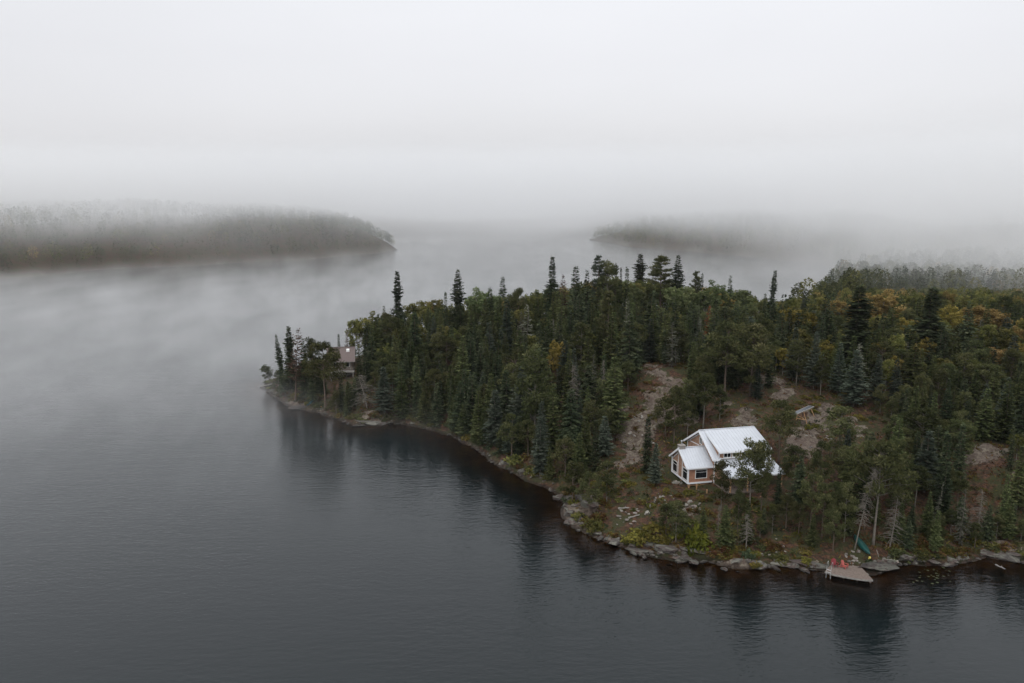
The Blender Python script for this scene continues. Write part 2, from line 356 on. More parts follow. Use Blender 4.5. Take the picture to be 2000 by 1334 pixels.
rk = np.where(Y > 260, np.clip((nn - 0.45) * 4, 0, 1) * 0.5, rk)
rk = np.maximum(rk, np.where((SD < 0.3 + 1.0 * nn) & (SD > -4), 0.7, 0))
rk = np.where(SD < -1.5, 0.3, rk)
Z = Z + np.where((SD > 0.5) & (Y < 300), rk * (np.abs(n5) * 0.7 + np.abs(nn) * 0.9 + np.floor(fbm(X, Y, 4, 2, 83) * 5) * 0.13), 0)
# flat pads for the house and the dock side stay as they are: the house stands on posts
ny, nx = X.shape
idx = np.arange(nx * ny).reshape(ny, nx)
FQ = np.stack([idx[:-1, :-1], idx[:-1, 1:], idx[1:, 1:], idx[1:, :-1]], -1).reshape(-1, 4)
m, t, o = mat('forest_floor'); g = t.nodes.new('ShaderNodeTexCoord'); v = g.outputs['Object']
at_ = N(t, 'ShaderNodeAttribute', attribute_name='rock'); sh = N(t, 'ShaderNodeAttribute', attribute_name='shore')
n1 = noise(t, v, 0.35, 6, 0.7); n2 = noise(t, v, 1.8, 6, 0.75); n3 = noise(t, v, 5.5, 4, 0.7); n4 = noise(t, v, 0.12, 4)
soil = rampn(t, n2, [(0.30, (0.010,0.008,0.005)), (0.44, (0.034,0.020,0.012)), (0.56, (0.085,0.040,0.023)), (0.70, (0.15,0.080,0.046))])
moss = rampn(t, n3, [(0.3, (0.014,0.018,0.007)), (0.7, (0.060,0.058,0.020))])
fl = mix(t, rampn(t, n1, [(0.45, (0,0,0)), (0.56, (1,1,1))]), soil, moss)
rck = rampn(t, mix(t, 0.5, n2, noise(t, v, 0.75, 5, 0.7)), [(0.34, (0.02,0.016,0.012)), (0.45, (0.07,0.050,0.038)), (0.54, (0.14,0.115,0.088)), (0.64, (0.225,0.205,0.16)), (0.75, (0.29,0.28,0.225))])
rck = mix(t, rampn(t, n4, [(0.42, (0,0,0)), (0.6, (1,1,1))]), rck, mix(t, 0.35, rck, (0.17, 0.125, 0.105)))
rck = mix(t, rampn(t, n3, [(0.30, (0.35,0.35,0.35)), (0.5, (1,1,1))]), (0.035,0.028,0.022), rck)
fac = math_(t, 'ADD', at_.outputs['Fac'], math_(t, 'MULTIPLY_ADD', n2, 2.4, -1.2))
c = mix(t, rampn(t, fac, [(0.42, (0,0,0)), (0.58, (1,1,1))]), fl, rck)
gp = N(t, 'ShaderNodeNewGeometry'); sz = N(t, 'ShaderNodeSeparateXYZ'); t.links.new(gp.outputs['Position'], sz.inputs[0])
c = mix(t, rampn(t, math_(t, 'MULTIPLY', sz.outputs[2], 1.4), [(0.15, (1,1,1)), (0.6, (0,0,0))]), c, mix(t, 1.0, c, (0.33,0.30,0.28), 'MULTIPLY'))
bedc = rampn(t, n1, [(0.4, (0.045,0.028,0.012)), (0.65, (0.10,0.065,0.030))])
c = mix(t, rampn(t, sh.outputs['Fac'], [(0.0, (1,1,1)), (0.02, (0,0,0))]), c, bedc)
principled(t, o, c, 0.95, mix(t, 0.5, n2, n3), 1.0, 0.35)
M['ground'] = m
me = raw_mesh('ground', np.stack([X, Y, Z], -1).reshape(-1, 3), FQ, m, {'rock': ('POINT', rk.ravel()), 'shore': ('POINT', np.clip(SD.ravel() / 10 + 0.02, 0, 1))}, smooth=True)
tag(link('ground', me), kind='structure')
height_raw = height
def height(x, y):
    # from here on: the built ground itself, rock bumps included
    x = np.asarray(x, float); y = np.asarray(y, float)
    i = np.clip(np.searchsorted(gx, x) - 1, 0, nx - 2); j = np.clip(np.searchsorted(gy, y) - 1, 0, ny - 2)
    fx = np.clip((x - gx[i]) / (gx[i + 1] - gx[i]), 0, 1); fy = np.clip((y - gy[j]) / (gy[j + 1] - gy[j]), 0, 1)
    f = lambda A: (A[j, i] * (1 - fx) + A[j, i + 1] * fx) * (1 - fy) + (A[j + 1, i] * (1 - fx) + A[j + 1, i + 1] * fx) * fy
    return f(Z), f(SD)

# ------------------------------------------------------------------ water
m, t, o = mat('lake_water'); g = t.nodes.new('ShaderNodeTexCoord')
def ripple(sx, sy, rot, sc, det):
    mp = N(t, 'ShaderNodeMapping'); mp.inputs['Scale'].default_value = (sx, sy, 1); mp.inputs['Rotation'].default_value = (0, 0, R(rot))
    t.links.new(g.outputs['Object'], mp.inputs[0]); return noise(t, mp.outputs[0], sc, det, 0.6)
r1 = ripple(0.45, 1.0, -12, 1.5, 3); r2 = ripple(0.5, 1.0, 14, 3.6, 2); r3 = ripple(0.3, 1.0, -8, 0.45, 2); r4 = ripple(1, 1, 0, 0.02, 3)
hgt = math_(t, 'ADD', math_(t, 'ADD', math_(t, 'MULTIPLY', r1, 0.064), math_(t, 'MULTIPLY', r2, 0.024)), math_(t, 'MULTIPLY', r3, 0.05))
hgt = math_(t, 'MULTIPLY', hgt, math_(t, 'MULTIPLY_ADD', r4, 2.0, 0.0))
bp = N(t, 'ShaderNodeBump'); bp.inputs['Strength'].default_value = 1.0; bp.inputs['Distance'].default_value = 1.0; t.links.new(hgt, bp.inputs['Height'])
fr = N(t, 'ShaderNodeFresnel'); fr.inputs['IOR'].default_value = 1.333; t.links.new(bp.outputs[0], fr.inputs['Normal'])
gl = N(t, 'ShaderNodeBsdfGlossy'); gl.inputs['Roughness'].default_value = 0.06; gl.inputs['Color'].default_value = (1.0, 1.0, 1.0, 1); t.links.new(bp.outputs[0], gl.inputs['Normal'])
tr = N(t, 'ShaderNodeBsdfTransparent'); tr.inputs[0].default_value = (0.42, 0.30, 0.14, 1)
body = N(t, 'ShaderNodeBsdfDiffuse'); body.inputs[0].default_value = (0.0018, 0.0055, 0.0066, 1)
dp = N(t, 'ShaderNodeAttribute', attribute_name='shallow')
m0 = N(t, 'ShaderNodeMixShader'); t.links.new(dp.outputs['Fac'], m0.inputs[0]); t.links.new(body.outputs[0], m0.inputs[1]); t.links.new(tr.outputs[0], m0.inputs[2])
ms = N(t, 'ShaderNodeMixShader'); t.links.new(fr.outputs[0], ms.inputs[0]); t.links.new(m0.outputs[0], ms.inputs[1]); t.links.new(gl.outputs[0], ms.inputs[2]); t.links.new(ms.outputs[0], o.inputs[0])
wx = axis([(-3050, -100, 150), (-100, 150, 1.5), (150, 3050, 150)]); wy = axis([(-300, 60, 30), (60, 300, 1.5), (300, 4450, 100)])
WX, WY = np.meshgrid(wx, wy); WS = sdist(P_main, WX, WY)
wi = np.arange(WX.size).reshape(WX.shape); WF = np.stack([wi[:-1, :-1], wi[:-1, 1:], wi[1:, 1:], wi[1:, :-1]], -1).reshape(-1, 4)
shal = np.clip(1 + (WS + 1) / 11, 0, 1) * (WY < 300)
me = raw_mesh('water', np.stack([WX, WY, 0 * WX], -1).reshape(-1, 3), WF, m, {'shallow': ('POINT', shal.ravel())})
tag(link('water', me), kind='structure')

# ------------------------------------------------------------------ trees: shared crowns and trunks
def sprays(P, D, Ln, Wd, tone, name, m, jit=0.35):
    """one thin leaf or needle blade per row"""
    P = np.array(P, float); D = np.array(D, float); Ln = np.array(Ln, float)[:, None]; Wd = np.array(Wd, float)[:, None]
    D = D / np.linalg.norm(D, axis=1, keepdims=True)
    up = rng.normal(0, jit, D.shape); up[:, 2] += 1
    Sd = np.cross(D, up); Sd /= np.linalg.norm(Sd, axis=1, keepdims=True) + 1e-9
    V = np.stack([P, P + D * Ln * 0.45 + Sd * Wd, P + D * Ln, P + D * Ln * 0.45 - Sd * Wd], 1).reshape(-1, 3)
    Fq = np.arange(len(V)).reshape(-1, 4)
    return raw_mesh(name, V, Fq, m, {'tone': ('FACE', np.clip(tone, 0, 1))})
def spruce_crown(H, Rb, m, prof, base=0.08, gap=0.40, droop=0.35, name='crown', full=1.0, sl=0.50, tp=0.5):
    P = []; D = []; Ln = []; Wd = []; To = []; z = base * H; k = 0
    while z < H * 0.985:
        f = (z - base * H) / (H * (1 - base)); r = Rb * prof(f); nb = int(rng.integers(7, 11) * full) + 1; k += 1
        tier = rng.normal(0, 0.12)
        for j in range(nb):
            az = k * 2.4 + j * 2 * math.pi / nb + rng.normal(0, 0.25); rr = max(r * rng.uniform(0.55, 1.15), 0.12); zj = z + rng.uniform(-.75, .75) * gap
            bt = rng.normal(tp, 0.22) + tier; dr = droop * rng.uniform(0.6, 1.4) - 0.55 * f * f
            n = max(1, int(rr / 0.24))
            for q in range(n):
                s = (q + 0.6) / n; d = rr * s
                x = math.cos(az) * d; y = math.sin(az) * d; zz = zj - dr * d + 0.22 * d * s
                for side in (-1, 0, 1):
                    a2 = az + side * rng.uniform(0.5, 1.1); l = sl * rng.uniform(0.7, 1.35) * (1.15 - 0.45 * s)
                    P.append((x, y, zz)); D.append((math.cos(a2), math.sin(a2), -dr * 0.7 + rng.normal(0, 0.22))); Ln.append(l); Wd.append(l * 0.27)
                    To.append(bt + 0.22 * (s - 0.5) + rng.normal(0, 0.09))  # tone rises outward: pale new growth at tips, inner-crown shade put into the colour
        z += gap * rng.uniform(0.75, 1.3)
    for q in range(8):
        P.append((0, 0, H * 0.97)); a2 = q; D.append((0.4 * math.cos(a2), 0.4 * math.sin(a2), 0.8)); Ln.append(0.35 if q else 0.7); Wd.append(0.05); To.append(tp)
    return sprays(P, D, Ln, Wd, To, name, m)
cone = lambda f: (1 - f) ** 1.02 * (0.6 + 0.4 * min(1, f * 6)) + 0.02
slim = lambda f: (1 - f) ** 0.85 * (0.6 + 0.4 * min(1, f * 5)) + 0.04
def clubp(seed):
    a = np.random.default_rng(seed); ph = a.uniform(0, 6, 3)
    return lambda f: (0.72 + 0.22 * math.sin(11 * f + ph[0]) + 0.14 * math.sin(23 * f + ph[1])) * (0.62 + 0.5 * math.exp(-((f - 0.35) / 0.4) ** 2)) * (1.2 - 0.62 * f) * (1 if f < 0.72 else max(0.16, 1 - ((f - 0.72) / 0.28) ** 1.2 * 0.85))
def puffs(Cn, Rd, n, sl, m, name, tp=0.5, flat=0.7, w=0.16, zt=0.10):
    """foliage clumps: Cn centres, Rd radii, n blades each"""
    P = []; D = []; Ln = []; Wd = []; To = []
    for c0, r0 in zip(Cn, Rd):
        bt = rng.normal(tp, 0.17); k = max(10, int(n * 2.4 * r0 * r0))
        d = rng.normal(0, 1, (k, 3)); d /= np.linalg.norm(d, axis=1, keepdims=True); rad = r0 * rng.uniform(0.35, 1, k) ** 0.6
        p = np.array(c0) + d * rad[:, None] * np.array([1, 1, flat])
        dd = d + rng.normal(0, 0.6, (k, 3)); l = sl * rng.uniform(0.6, 1.4, k)
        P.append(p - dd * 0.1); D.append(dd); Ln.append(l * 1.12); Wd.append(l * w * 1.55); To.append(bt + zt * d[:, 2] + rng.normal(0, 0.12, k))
    return sprays(np.concatenate(P), np.concatenate(D), np.concatenate(Ln), np.concatenate(Wd), np.concatenate(To), name, m, 1.0)
def trunk_mesh(H, r, m, lean=0.0, limbs=(), wob=0.15, top=0.12, n=6):
    b = MB(); k = 6; pts = []; ph = rng.uniform(0, 6)
    for i in range(k + 1):
        f = i / k; pts.append((math.sin(ph + f * 4) * wob * f + lean * f * f * H, math.cos(ph + f * 3) * wob * f, -0.6 + (H + 0.6) * f))
    b.tube(pts, [r * (1 - (1 - top) * (i / k)) * (1.25 if i == 0 else 1) for i in range(k + 1)], n)
    for pl, rr in limbs: b.tube(pl, rr, 4)
    return b.mesh('trunk', m, True)
PROTO = {}
def reg(kind, H, Rr, crown, trunk): PROTO.setdefault(kind, []).append((H, Rr, crown, trunk))
for k in range(6):
    H = 12.0; Rb = (2.5, 3.0, 2.2, 2.7, 3.3, 2.4)[k]
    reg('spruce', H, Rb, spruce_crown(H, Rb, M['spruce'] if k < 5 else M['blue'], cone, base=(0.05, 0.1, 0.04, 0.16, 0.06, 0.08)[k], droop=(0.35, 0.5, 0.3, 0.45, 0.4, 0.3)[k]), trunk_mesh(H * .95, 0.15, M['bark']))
for k in range(3):
    reg('bluespruce', 12.0, 2.9, spruce_crown(12.0, 2.9, M['blue'], cone, base=0.1, gap=0.36, droop=0.22, sl=0.5), trunk_mesh(11.5, 0.17, M['greybark']))
for k in range(3):
    reg('slimspruce', 12.0, 1.35, spruce_crown(12.0, 1.35, M['spruce'], slim, base=0.05, gap=0.30, droop=0.45, sl=0.40), trunk_mesh(11.5, 0.12, M['bark']))
for k in range(5):
    Rb = (2.2, 1.8, 2.4, 2.0, 2.7)[k]; reg('fir', 12.0, Rb, spruce_crown(12.0, Rb, M['fir'], cone, base=(.05, .1, .03, .08, .05)[k], gap=0.34, droop=(.25, .35, .2, .4, .3)[k], sl=.45, tp=.52), trunk_mesh(11.5, 0.13, M['bark']))
for k in range(4):
    reg('clubspruce', 17.0, 2.4, spruce_crown(17.0, 2.4, M['spruce'], clubp(k + 3), base=0.12, gap=0.33, droop=0.42, sl=0.58, full=1.05), trunk_mesh(16.6, 0.2, M['bark']))
def wpine(H, Rb, seed):
    a = np.random.default_rng(seed); Cn = []; Rd = []; limbs = []; z = 0.3 * H
    while z < H * 0.97:
        f = (z / H - 0.3) / 0.7; r = Rb * (1 - f) ** 0.55 * (0.65 + 0.35 * min(1, f * 3)) + 0.25; nb = a.integers(4, 7)
        for j in range(nb):
            az = a.uniform(0, 6.28); rr = r * a.uniform(0.6, 1.15); rise = a.uniform(0.12, 0.35) * rr
            end = (math.cos(az) * rr, math.sin(az) * rr, z + rise)
            limbs.append(([(0, 0, z), (end[0] * .5, end[1] * .5, z + rise * .3), end], [0.06, 0.04, 0.02]))
            for s in np.arange(0.4, 1.01, 0.55 / max(rr, 0.6)):
                Cn.append((end[0] * s, end[1] * s, z + rise * s * s + 0.1)); Rd.append(a.uniform(0.38, 0.6))
        z += a.uniform(0.8, 1.15) * (1 - 0.4 * f)
    return Cn, Rd, limbs
for k in range(3):
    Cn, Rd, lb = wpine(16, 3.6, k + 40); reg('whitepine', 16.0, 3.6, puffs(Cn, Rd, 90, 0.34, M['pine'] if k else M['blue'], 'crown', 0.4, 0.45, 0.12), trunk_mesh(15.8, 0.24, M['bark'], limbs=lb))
def jpine(H, Rb, seed, cb=0.35):
    a = np.random.default_rng(seed); Cn = []; Rd = []; limbs = []
    for j in range(34):
        f = a.uniform(0, 1) ** 0.85; z = H * (cb + (1 - cb) * f); prof = math.sin(math.pi * min(1, 0.22 + 0.74 * f)) ** 0.8
        az = a.uniform(0, 6.28); rr = Rb * prof * a.uniform(0.45, 1.15); end = (math.cos(az) * rr, math.sin(az) * rr, z + a.uniform(0, 0.6))
        limbs.append(([(0, 0, z - 0.25 * rr), (end[0] * .5, end[1] * .5, z), end], [0.055, 0.04, 0.02]))
        Cn.append(end); Rd.append(a.uniform(0.5, 0.85))
        if rr > 1: Cn.append((end[0] * .6 + a.normal(0, .2), end[1] * .6 + a.normal(0, .2), z + .2)); Rd.append(a.uniform(0.4, 0.7))
    Cn.append((0, 0, H)); Rd.append(0.55)
    return Cn, Rd, limbs
for k in range(6):
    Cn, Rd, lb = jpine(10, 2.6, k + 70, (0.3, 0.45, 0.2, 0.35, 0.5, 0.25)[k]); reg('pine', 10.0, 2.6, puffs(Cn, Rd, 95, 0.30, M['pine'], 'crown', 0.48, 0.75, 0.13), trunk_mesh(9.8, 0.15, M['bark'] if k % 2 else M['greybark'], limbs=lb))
def bcrown(H, Rb, seed, cb=0.32):
    a = np.random.default_rng(seed); Cn = []; Rd = []; limbs = []; lobes = [(a.normal(0, Rb * .3), a.normal(0, Rb * .3), H * a.uniform(.62, .85), Rb * a.uniform(.5, .8)) for _ in range(5)]
    for lx, ly, lz, lr in lobes:
        limbs.append(([(0, 0, H * .3), (lx * .5, ly * .5, H * .5), (lx, ly, lz)], [0.08, 0.05, 0.025]))
        for _ in range(16):
            d = a.normal(0, 1, 3); d /= np.linalg.norm(d); q = a.uniform(0.3, 1) ** .5
            Cn.append((lx + d[0] * lr * q, ly + d[1] * lr * q, lz + d[2] * lr * q * 1.15)); Rd.append(a.uniform(0.32, 0.62))
    for _ in range(14):
        az = a.uniform(0, 6.28); rr = Rb * a.uniform(.3, .8); Cn.append((math.cos(az) * rr, math.sin(az) * rr, H * a.uniform(cb, .6))); Rd.append(a.uniform(.35, .6))
    return Cn, Rd, limbs
for col in ('olive', 'green', 'yellow', 'orange'):
    for k in range(3 if col in ('olive', 'green') else 2):
        Cn, Rd, lb = bcrown(10, 2.5, 100 + k + 10 * len(col)); zs = max(c[2] + r for c, r in zip(Cn, Rd))
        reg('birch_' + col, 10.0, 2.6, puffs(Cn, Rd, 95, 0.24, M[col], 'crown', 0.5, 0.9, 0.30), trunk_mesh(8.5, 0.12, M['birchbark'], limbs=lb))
def dead_mesh(H, Rb, seed, m, base=0.25, droop=0.3, n=120, twig=3):
    a = np.random.default_rng(seed); b = MB()
    for j in range(n):
        f = a.uniform(0, 1); z = H * (base + (0.97 - base) * f); az = a.uniform(0, 6.28); rr = Rb * (1 - f) ** .7 * a.uniform(.3, 1.1) + .15; c, s = math.cos(az), math.sin(az)
        e = (c * rr, s * rr, z - droop * rr * a.uniform(.4, 1.5)); mid = (c * rr * .5, s * rr * .5, z - droop * .2 * rr)
        b.tube([(0, 0, z), mid, e], [0.035, 0.025, 0.012], 3, False)
        for q in range(twig):
            g_ = a.uniform(.3, 1); p = tuple(mid[i] * (1 - g_) + e[i] * g_ for i in range(3)); a2 = az + a.choice([-1, 1]) * a.uniform(.5, 1.2); l = a.uniform(.2, .5)
            b.tube([p, (p[0] + math.cos(a2) * l, p[1] + math.sin(a2) * l, p[2] - a.uniform(-.05, .25))], [0.018, 0.008], 3, False)
    return b.mesh('branches', m)
for k in range(4): reg('dead', 10.0, 2.0, dead_mesh(10, (1.8, 2.3, 1.6, 2.6)[k], k, M['greybark'], (0.3, 0.1, 0.5, 0.2)[k]), trunk_mesh(9.9, 0.12, M['greybark'], wob=0.3))
for k in range(2): reg('lichenspruce', 10.0, 2.3, spruce_crown(10.0, 2.3, M['lichen'], cone, base=0.12, gap=0.5, droop=0.45, sl=0.36, full=0.75), trunk_mesh(9.9, 0.13, M['greybark'], wob=0.3))
reg('rustspruce', 12.0, 1.9, spruce_crown(12.0, 1.9, M['rust'], clubp(9), base=0.3, gap=0.5, droop=0.1, sl=0.4, full=0.7), trunk_mesh(11.9, 0.15, M['redbark']))
reg('redspruce', 10.0, 1.7, spruce_crown(10.0, 1.7, M['red'], clubp(12), base=0.4, gap=0.5, droop=0.1, sl=0.4, full=0.8), trunk_mesh(9.9, 0.15, M['redbark']))
def shrub(seed, m, Rb=1.2, n=16, sl=0.26):
    a = np.random.default_rng(seed); Cn = []; Rd = []
    for _ in range(n):
        az = a.uniform(0, 6.28); q = a.uniform(0, 1) ** .5 * Rb; Cn.append((math.cos(az) * q, math.sin(az) * q, a.uniform(.1, .75) * Rb * (1.1 - q / Rb * .7))); Rd.append(a.uniform(.3, .5))
    return puffs(Cn, Rd, 85, sl, m, 'shrub', .5, .8, .22)
SHRUB = {k: [shrub(i + 200, M[k]) for i in range(3)] for k in ('olive', 'juniper', 'brush', 'pine', 'spruce', 'orange', 'lime')}

# ------------------------------------------------------------------ the cabin with the white metal roof
HX, HY, HR_, HZ = 31.0, 127.4, R(13.2), 11.85        # left end of the main ridge, z of the ridge
def house():
    r = empty('house', (HX, HY, HZ), HR_, label="cedar cabin on posts with a white metal roof, dormer and front wing", cat='house')
    # local frame: x along the ridge, y to the rear, z up from the ridge line (all z negative)
    Lr, Wn, pit = 10.1, 5.5, 0.6
    zr = lambda y: -abs(y) * pit
    def wallbox(mb, x0, y0, x1, y1, z0, z1): return mb.box(x0, y0, z0, x1, y1, z1)
    fl = -7.35
    main = MB(); a0, a1, yw = 0.5, 9.6, 5.0
    # main body as a pentagonal prism
    p = [(-yw, fl), (yw, fl), (yw, -yw * pit - .12), (0, -.12), (-yw, -yw * pit - .12)]
    n = len(p); main.poly([(a0, y, z) for y, z in p] + [(a1, y, z) for y, z in p], [tuple(range(n)), tuple(reversed(range(n, 2 * n)))] + [(i, i + n, (i + 1) % n + n, (i + 1) % n) for i in range(n)])
    wl = main.build('wall', M['cedar'], r)
    def seams(mb, q00, q10, q01, q11, nrib, w=0.04, h=0.055):
        """ribs from the upper edge (q00-q10) to the lower edge (q01-q11)"""
        for i in range(nrib + 1):
            f = i / nrib; a = Vector(q00).lerp(Vector(q10), f); b = Vector(q01).lerp(Vector(q11), f)
            mb.bar(a + Vector((0, 0, h / 2)), b + Vector((0, 0, h / 2)), w, h)
    def roofplane(q, nrib, name='roof', t=0.10):
        mb = MB(); mb.slab([q[0], q[1], q[2], q[3]], t); seams(mb, q[0], q[1], q[3], q[2], nrib); return mb
    # rear slope, left strip of the front slope, dormer plane
    rf = MB()
    mb = roofplane([(0, 0, 0), (Lr, 0, 0), (Lr, Wn, zr(Wn)), (0, Wn, zr(Wn))], 17); rf.poly(mb.v, mb.f)
    DX = 1.1
    mb = roofplane([(0, -.01, 0), (DX, -.01, 0), (DX + .35, -Wn, zr(Wn)), (0, -Wn, zr(Wn))], 3); rf.poly(mb.v, mb.f)
    mb = roofplane([(DX - .2, -.02, .03), (Lr, -.02, .03), (Lr, -5.75, -2.02), (DX - .2, -5.75, -2.02)], 16); rf.poly(mb.v, mb.f)
    rf.bar((-.02, 0, .05), (Lr + .02, 0, .05), 0.28, 0.06)
    main_roof = rf.build('roof', M['roof'], r)
    fa = MB()   # fascia boards along rakes and eaves
    for s in (-1, 1): fa.bar((-.04, 0, -.14), (-.04, s * Wn, zr(Wn) - .14), .07, .3); fa.bar((Lr + .04, 0, -.14), (Lr + .04, s * Wn, zr(Wn) - .14), .07, .3)
    fa.bar((-.02, -Wn - .03, zr(Wn) - .13), (DX + .4, -Wn - .03, zr(Wn) - .13), .06, .24)
    fa.bar((DX - .2, -5.79, -2.14), (Lr, -5.79, -2.14), .06, .24)
    fa.bar((DX - .23, -.3, -.2), (DX - .23, -5.78, -2.12), .06, .2)
    fa.build('fascia', M['whitemetal'], r)
    # dormer with its walls and windows
    dm = MB(); dm.poly([(DX, -1.2, -.55), (DX, -5.2, -1.92), (DX, -5.2, -3.35), (DX, -1.2, -1.0), (a1, -1.2, -.55), (a1, -5.2, -1.92), (a1, -5.2, -3.35), (a1, -1.2, -1.0)],
        [(0, 1, 2, 3), (7, 6, 5, 4), (1, 5, 6, 2), (0, 4, 5, 1), (3, 2, 6, 7), (0, 3, 7, 4)])
    dormer = dm.build('dormer', M['cedar'], r)
    def window(par, c, ux, w, h, nrm, mull=1, bars=0, sub=True):
        """c = lower left corner on the wall, ux = unit along the wall, nrm = outward"""
        c = Vector(c); ux = Vector(ux); nrm = Vector(nrm); uz = Vector((0, 0, 1)); fr_ = MB(); t = .09
        def strip(a, b, e0, e1):
            p0 = c + ux * a + uz * b; mbq = [p0, p0 + ux * e0, p0 + ux * e0 + uz * e1, p0 + uz * e1]
            fr_.hexa([q + nrm * .005 for q in mbq] + [q + nrm * .075 for q in mbq])
        strip(-t, -t, w + 2 * t, t); strip(-t, h, w + 2 * t, t); strip(-t, 0, t, h); strip(w, 0, t, h)
        for i in range(1, mull): strip(w * i / mull - .035, 0, .07, h)
        for i in range(1, bars + 1): strip(0, h * (1 - .28 * i) - .02, w, .035)
        f = fr_.build('window', M['white_p'], par)
        g_ = MB(); q = [c, c + ux * w, c + ux * w + uz * h, c + uz * h]; g_.hexa([k + nrm * .003 for k in q] + [k + nrm * .03 for k in q]); g_.build('pane', M['glass'], f)
    for i in range(5): window(r, (1.95 + i * 1.55, -5.205, -3.1), (1, 0, 0), 1.15, .78, (0, -1, 0), 2, 0)
    window(r, (a0 - .005, .4, -2.32), (0, -1, 0), .8, 1.0, (-1, 0, 0), 2)
    tb = MB()   # white boards on the left gable
    tb.bar((a0 - .03, 0.05, -.42), (a0 - .03, yw - .1, -.42 - (yw - .15) * pit), .05, .16); tb.bar((a0 - .03, -.05, -.42), (a0 - .03, -yw + .1, -.42 - (yw - .15) * pit), .05, .16)
    tb.bar((a0 - .03, yw - .15, -3.3), (a0 - .03, yw - .15, -5.9), .05, .14); tb.bar((a0 - .03, .65, -2.75), (a0 - .03, 3.9, -3.0), .05, .13)
    tb.bar((a0 - .03, -yw - .02, -3.4), (a0 - .03, -yw - .02, fl), .12, .12); tb.bar((a1 + .03, -yw - .02, -3.4), (a1 + .03, -yw - .02, fl), .12, .12)
    tb.bar((DX - .03, -5.22, -2.2), (DX - .03, -5.22, -3.3), .12, .12); tb.bar((DX, -5.24, -3.28), (a1, -5.24, -3.28), .06, .14)
    tb.build('trim', M['whitemetal'], r)
    # porch roof with posts and floor
    mb = roofplane([(.5, -5.02, -3.52), (Lr, -5.02, -3.52), (Lr, -10.0, -4.72), (.5, -10.0, -4.72)], 17, t=.09)
    pr = mb.build('porch_roof', M['roof'], r)
    pf = MB(); pf.bar((.47, -10.03, -4.84), (Lr + .03, -10.03, -4.84), .06, .22); pf.bar((Lr + .04, -5.1, -3.66), (Lr + .04, -10.03, -4.86), .06, .2); pf.bar((.46, -5.1, -3.66), (.46, -10.03, -4.86), .06, .2)
    pf.build('fascia', M['whitemetal'], r)
    for i in range(4): MB().box(.8 + i * 2.95, -9.75, fl, .98 + i * 2.95, -9.57, -4.78).build('post', M['timber'], r)
    dk = MB(); dk.box(.5, -9.9, fl - .16, Lr - .1, -5.01, fl - .02)
    for i in range(16): dk.box(.5, -9.9 + i * .305, fl - .02, Lr - .1, -9.9 + i * .305 + .28, fl + .015)
    dk.build('porch_floor', M['oldtimber'], r)
    for i in range(2): window(r, (2.2 + i * 3.6, -5.005, fl + .7), (1, 0, 0), 1.6, 1.3, (0, -1, 0), 2)
    dr = MB(); dr.box(4.45, -5.05, fl + .02, 5.35, -4.99, fl + 2.1); dd = dr.build('door', M['grey'], r); MB().box(5.2, -5.10, fl + 1, 5.26, -5.05, fl + 1.12).build('handle', M['steel'], dd)
    # front wing: ridge parallel to the main ridge, lower and further forward
    yc, hw, wz, x0 = -1.2, 3.45, -2.35, -4.1
    wp = .68; xl = -3.65
    wg = MB(); p = [(yc - hw + .4, fl + .05), (yc + hw - .4, fl + .05), (yc + hw - .4, wz - (hw - .4) * wp - .1), (yc, wz - .1), (yc - hw + .4, wz - (hw - .4) * wp - .1)]
    wg.poly([(xl, y, z) for y, z in p] + [(a0 - .02, y, z) for y, z in p], [tuple(range(n)), tuple(reversed(range(n, 2 * n)))] + [(i, i + n, (i + 1) % n + n, (i + 1) % n) for i in range(n)])
    wing = wg.build('wing', M['cedar'], r)
    yf = yc - hw + .4; ze = wz - hw * wp
    bd = MB(); bd.box(xl + .06, yf - .03, fl + .1, a0 - .06, yf - .004, ze + .0); bd.build('boarding', M['board'], wing)
    wr = MB()
    for s in (-1, 1):
        mb = roofplane([(x0, yc + s * .01, wz), (a0 - .02, yc + s * .01, wz), (a0 - .02, yc + s * hw, ze), (x0, yc + s * hw, ze)], 10, t=.10); wr.poly(mb.v, mb.f)
    wr.bar((x0 - .02, yc, wz + .05), (a0, yc, wz + .05), .28, .06)
    wr.build('roof', M['roof'], r)
    wf = MB()
    for s in (-1, 1): wf.bar((x0 - .04, yc, wz - .14), (x0 - .04, yc + s * hw, ze - .14), .07, .28); wf.bar((x0, yc + s * (hw + .03), ze - .12), (a0 - .05, yc + s * (hw + .03), ze - .12), .06, .22)
    wf.build('fascia', M['whitemetal'], r)
    wt = MB()
    for y in (yf, yc + hw - .4): wt.bar((xl - .03, y, ze - .1), (xl - .03, y, fl - .12), .2, .2)
    wt.bar((xl - .05, yf - .08, fl - .02), (xl - .05, yc + hw - .35, fl - .02), .1, .26); wt.bar((xl - .05, yf - .06, fl - .02), (a0, yf - .06, fl - .02), .1, .26)
    wt.bar((xl - .03, yc, wz - .45), (xl - .03, yf, ze - .35), .06, .16); wt.bar((xl - .03, yc, wz - .45), (xl - .03, yc + hw - .4, ze - .35), .06, .16)
    wt.bar((xl - .03, yc - .75, wz - .9), (xl - .03, yc - .75, fl), .06, .1); wt.bar((xl - .03, yc + .75, wz - .9), (xl - .03, yc + .75, fl), .06, .1)
    wt.build('trim', M['whitemetal'], wing)
    window(wing, (xl - .005, yc - 1.15, fl + .35), (0, -1, 0), 1.55, 1.75, (-1, 0, 0), 1, 1)
    window(wing, (xl - .005, yc + 2.7, fl + .35), (0, -1, 0), 1.55, 1.75, (-1, 0, 0), 1, 1)
    window(wing, (xl + 1.25, yf - .03, fl + .75), (1, 0, 0), 1.9, 1.35, (0, -1, 0), 1, 1)
    ch = MB(); cxx, cyy = -3.5, yc + .15
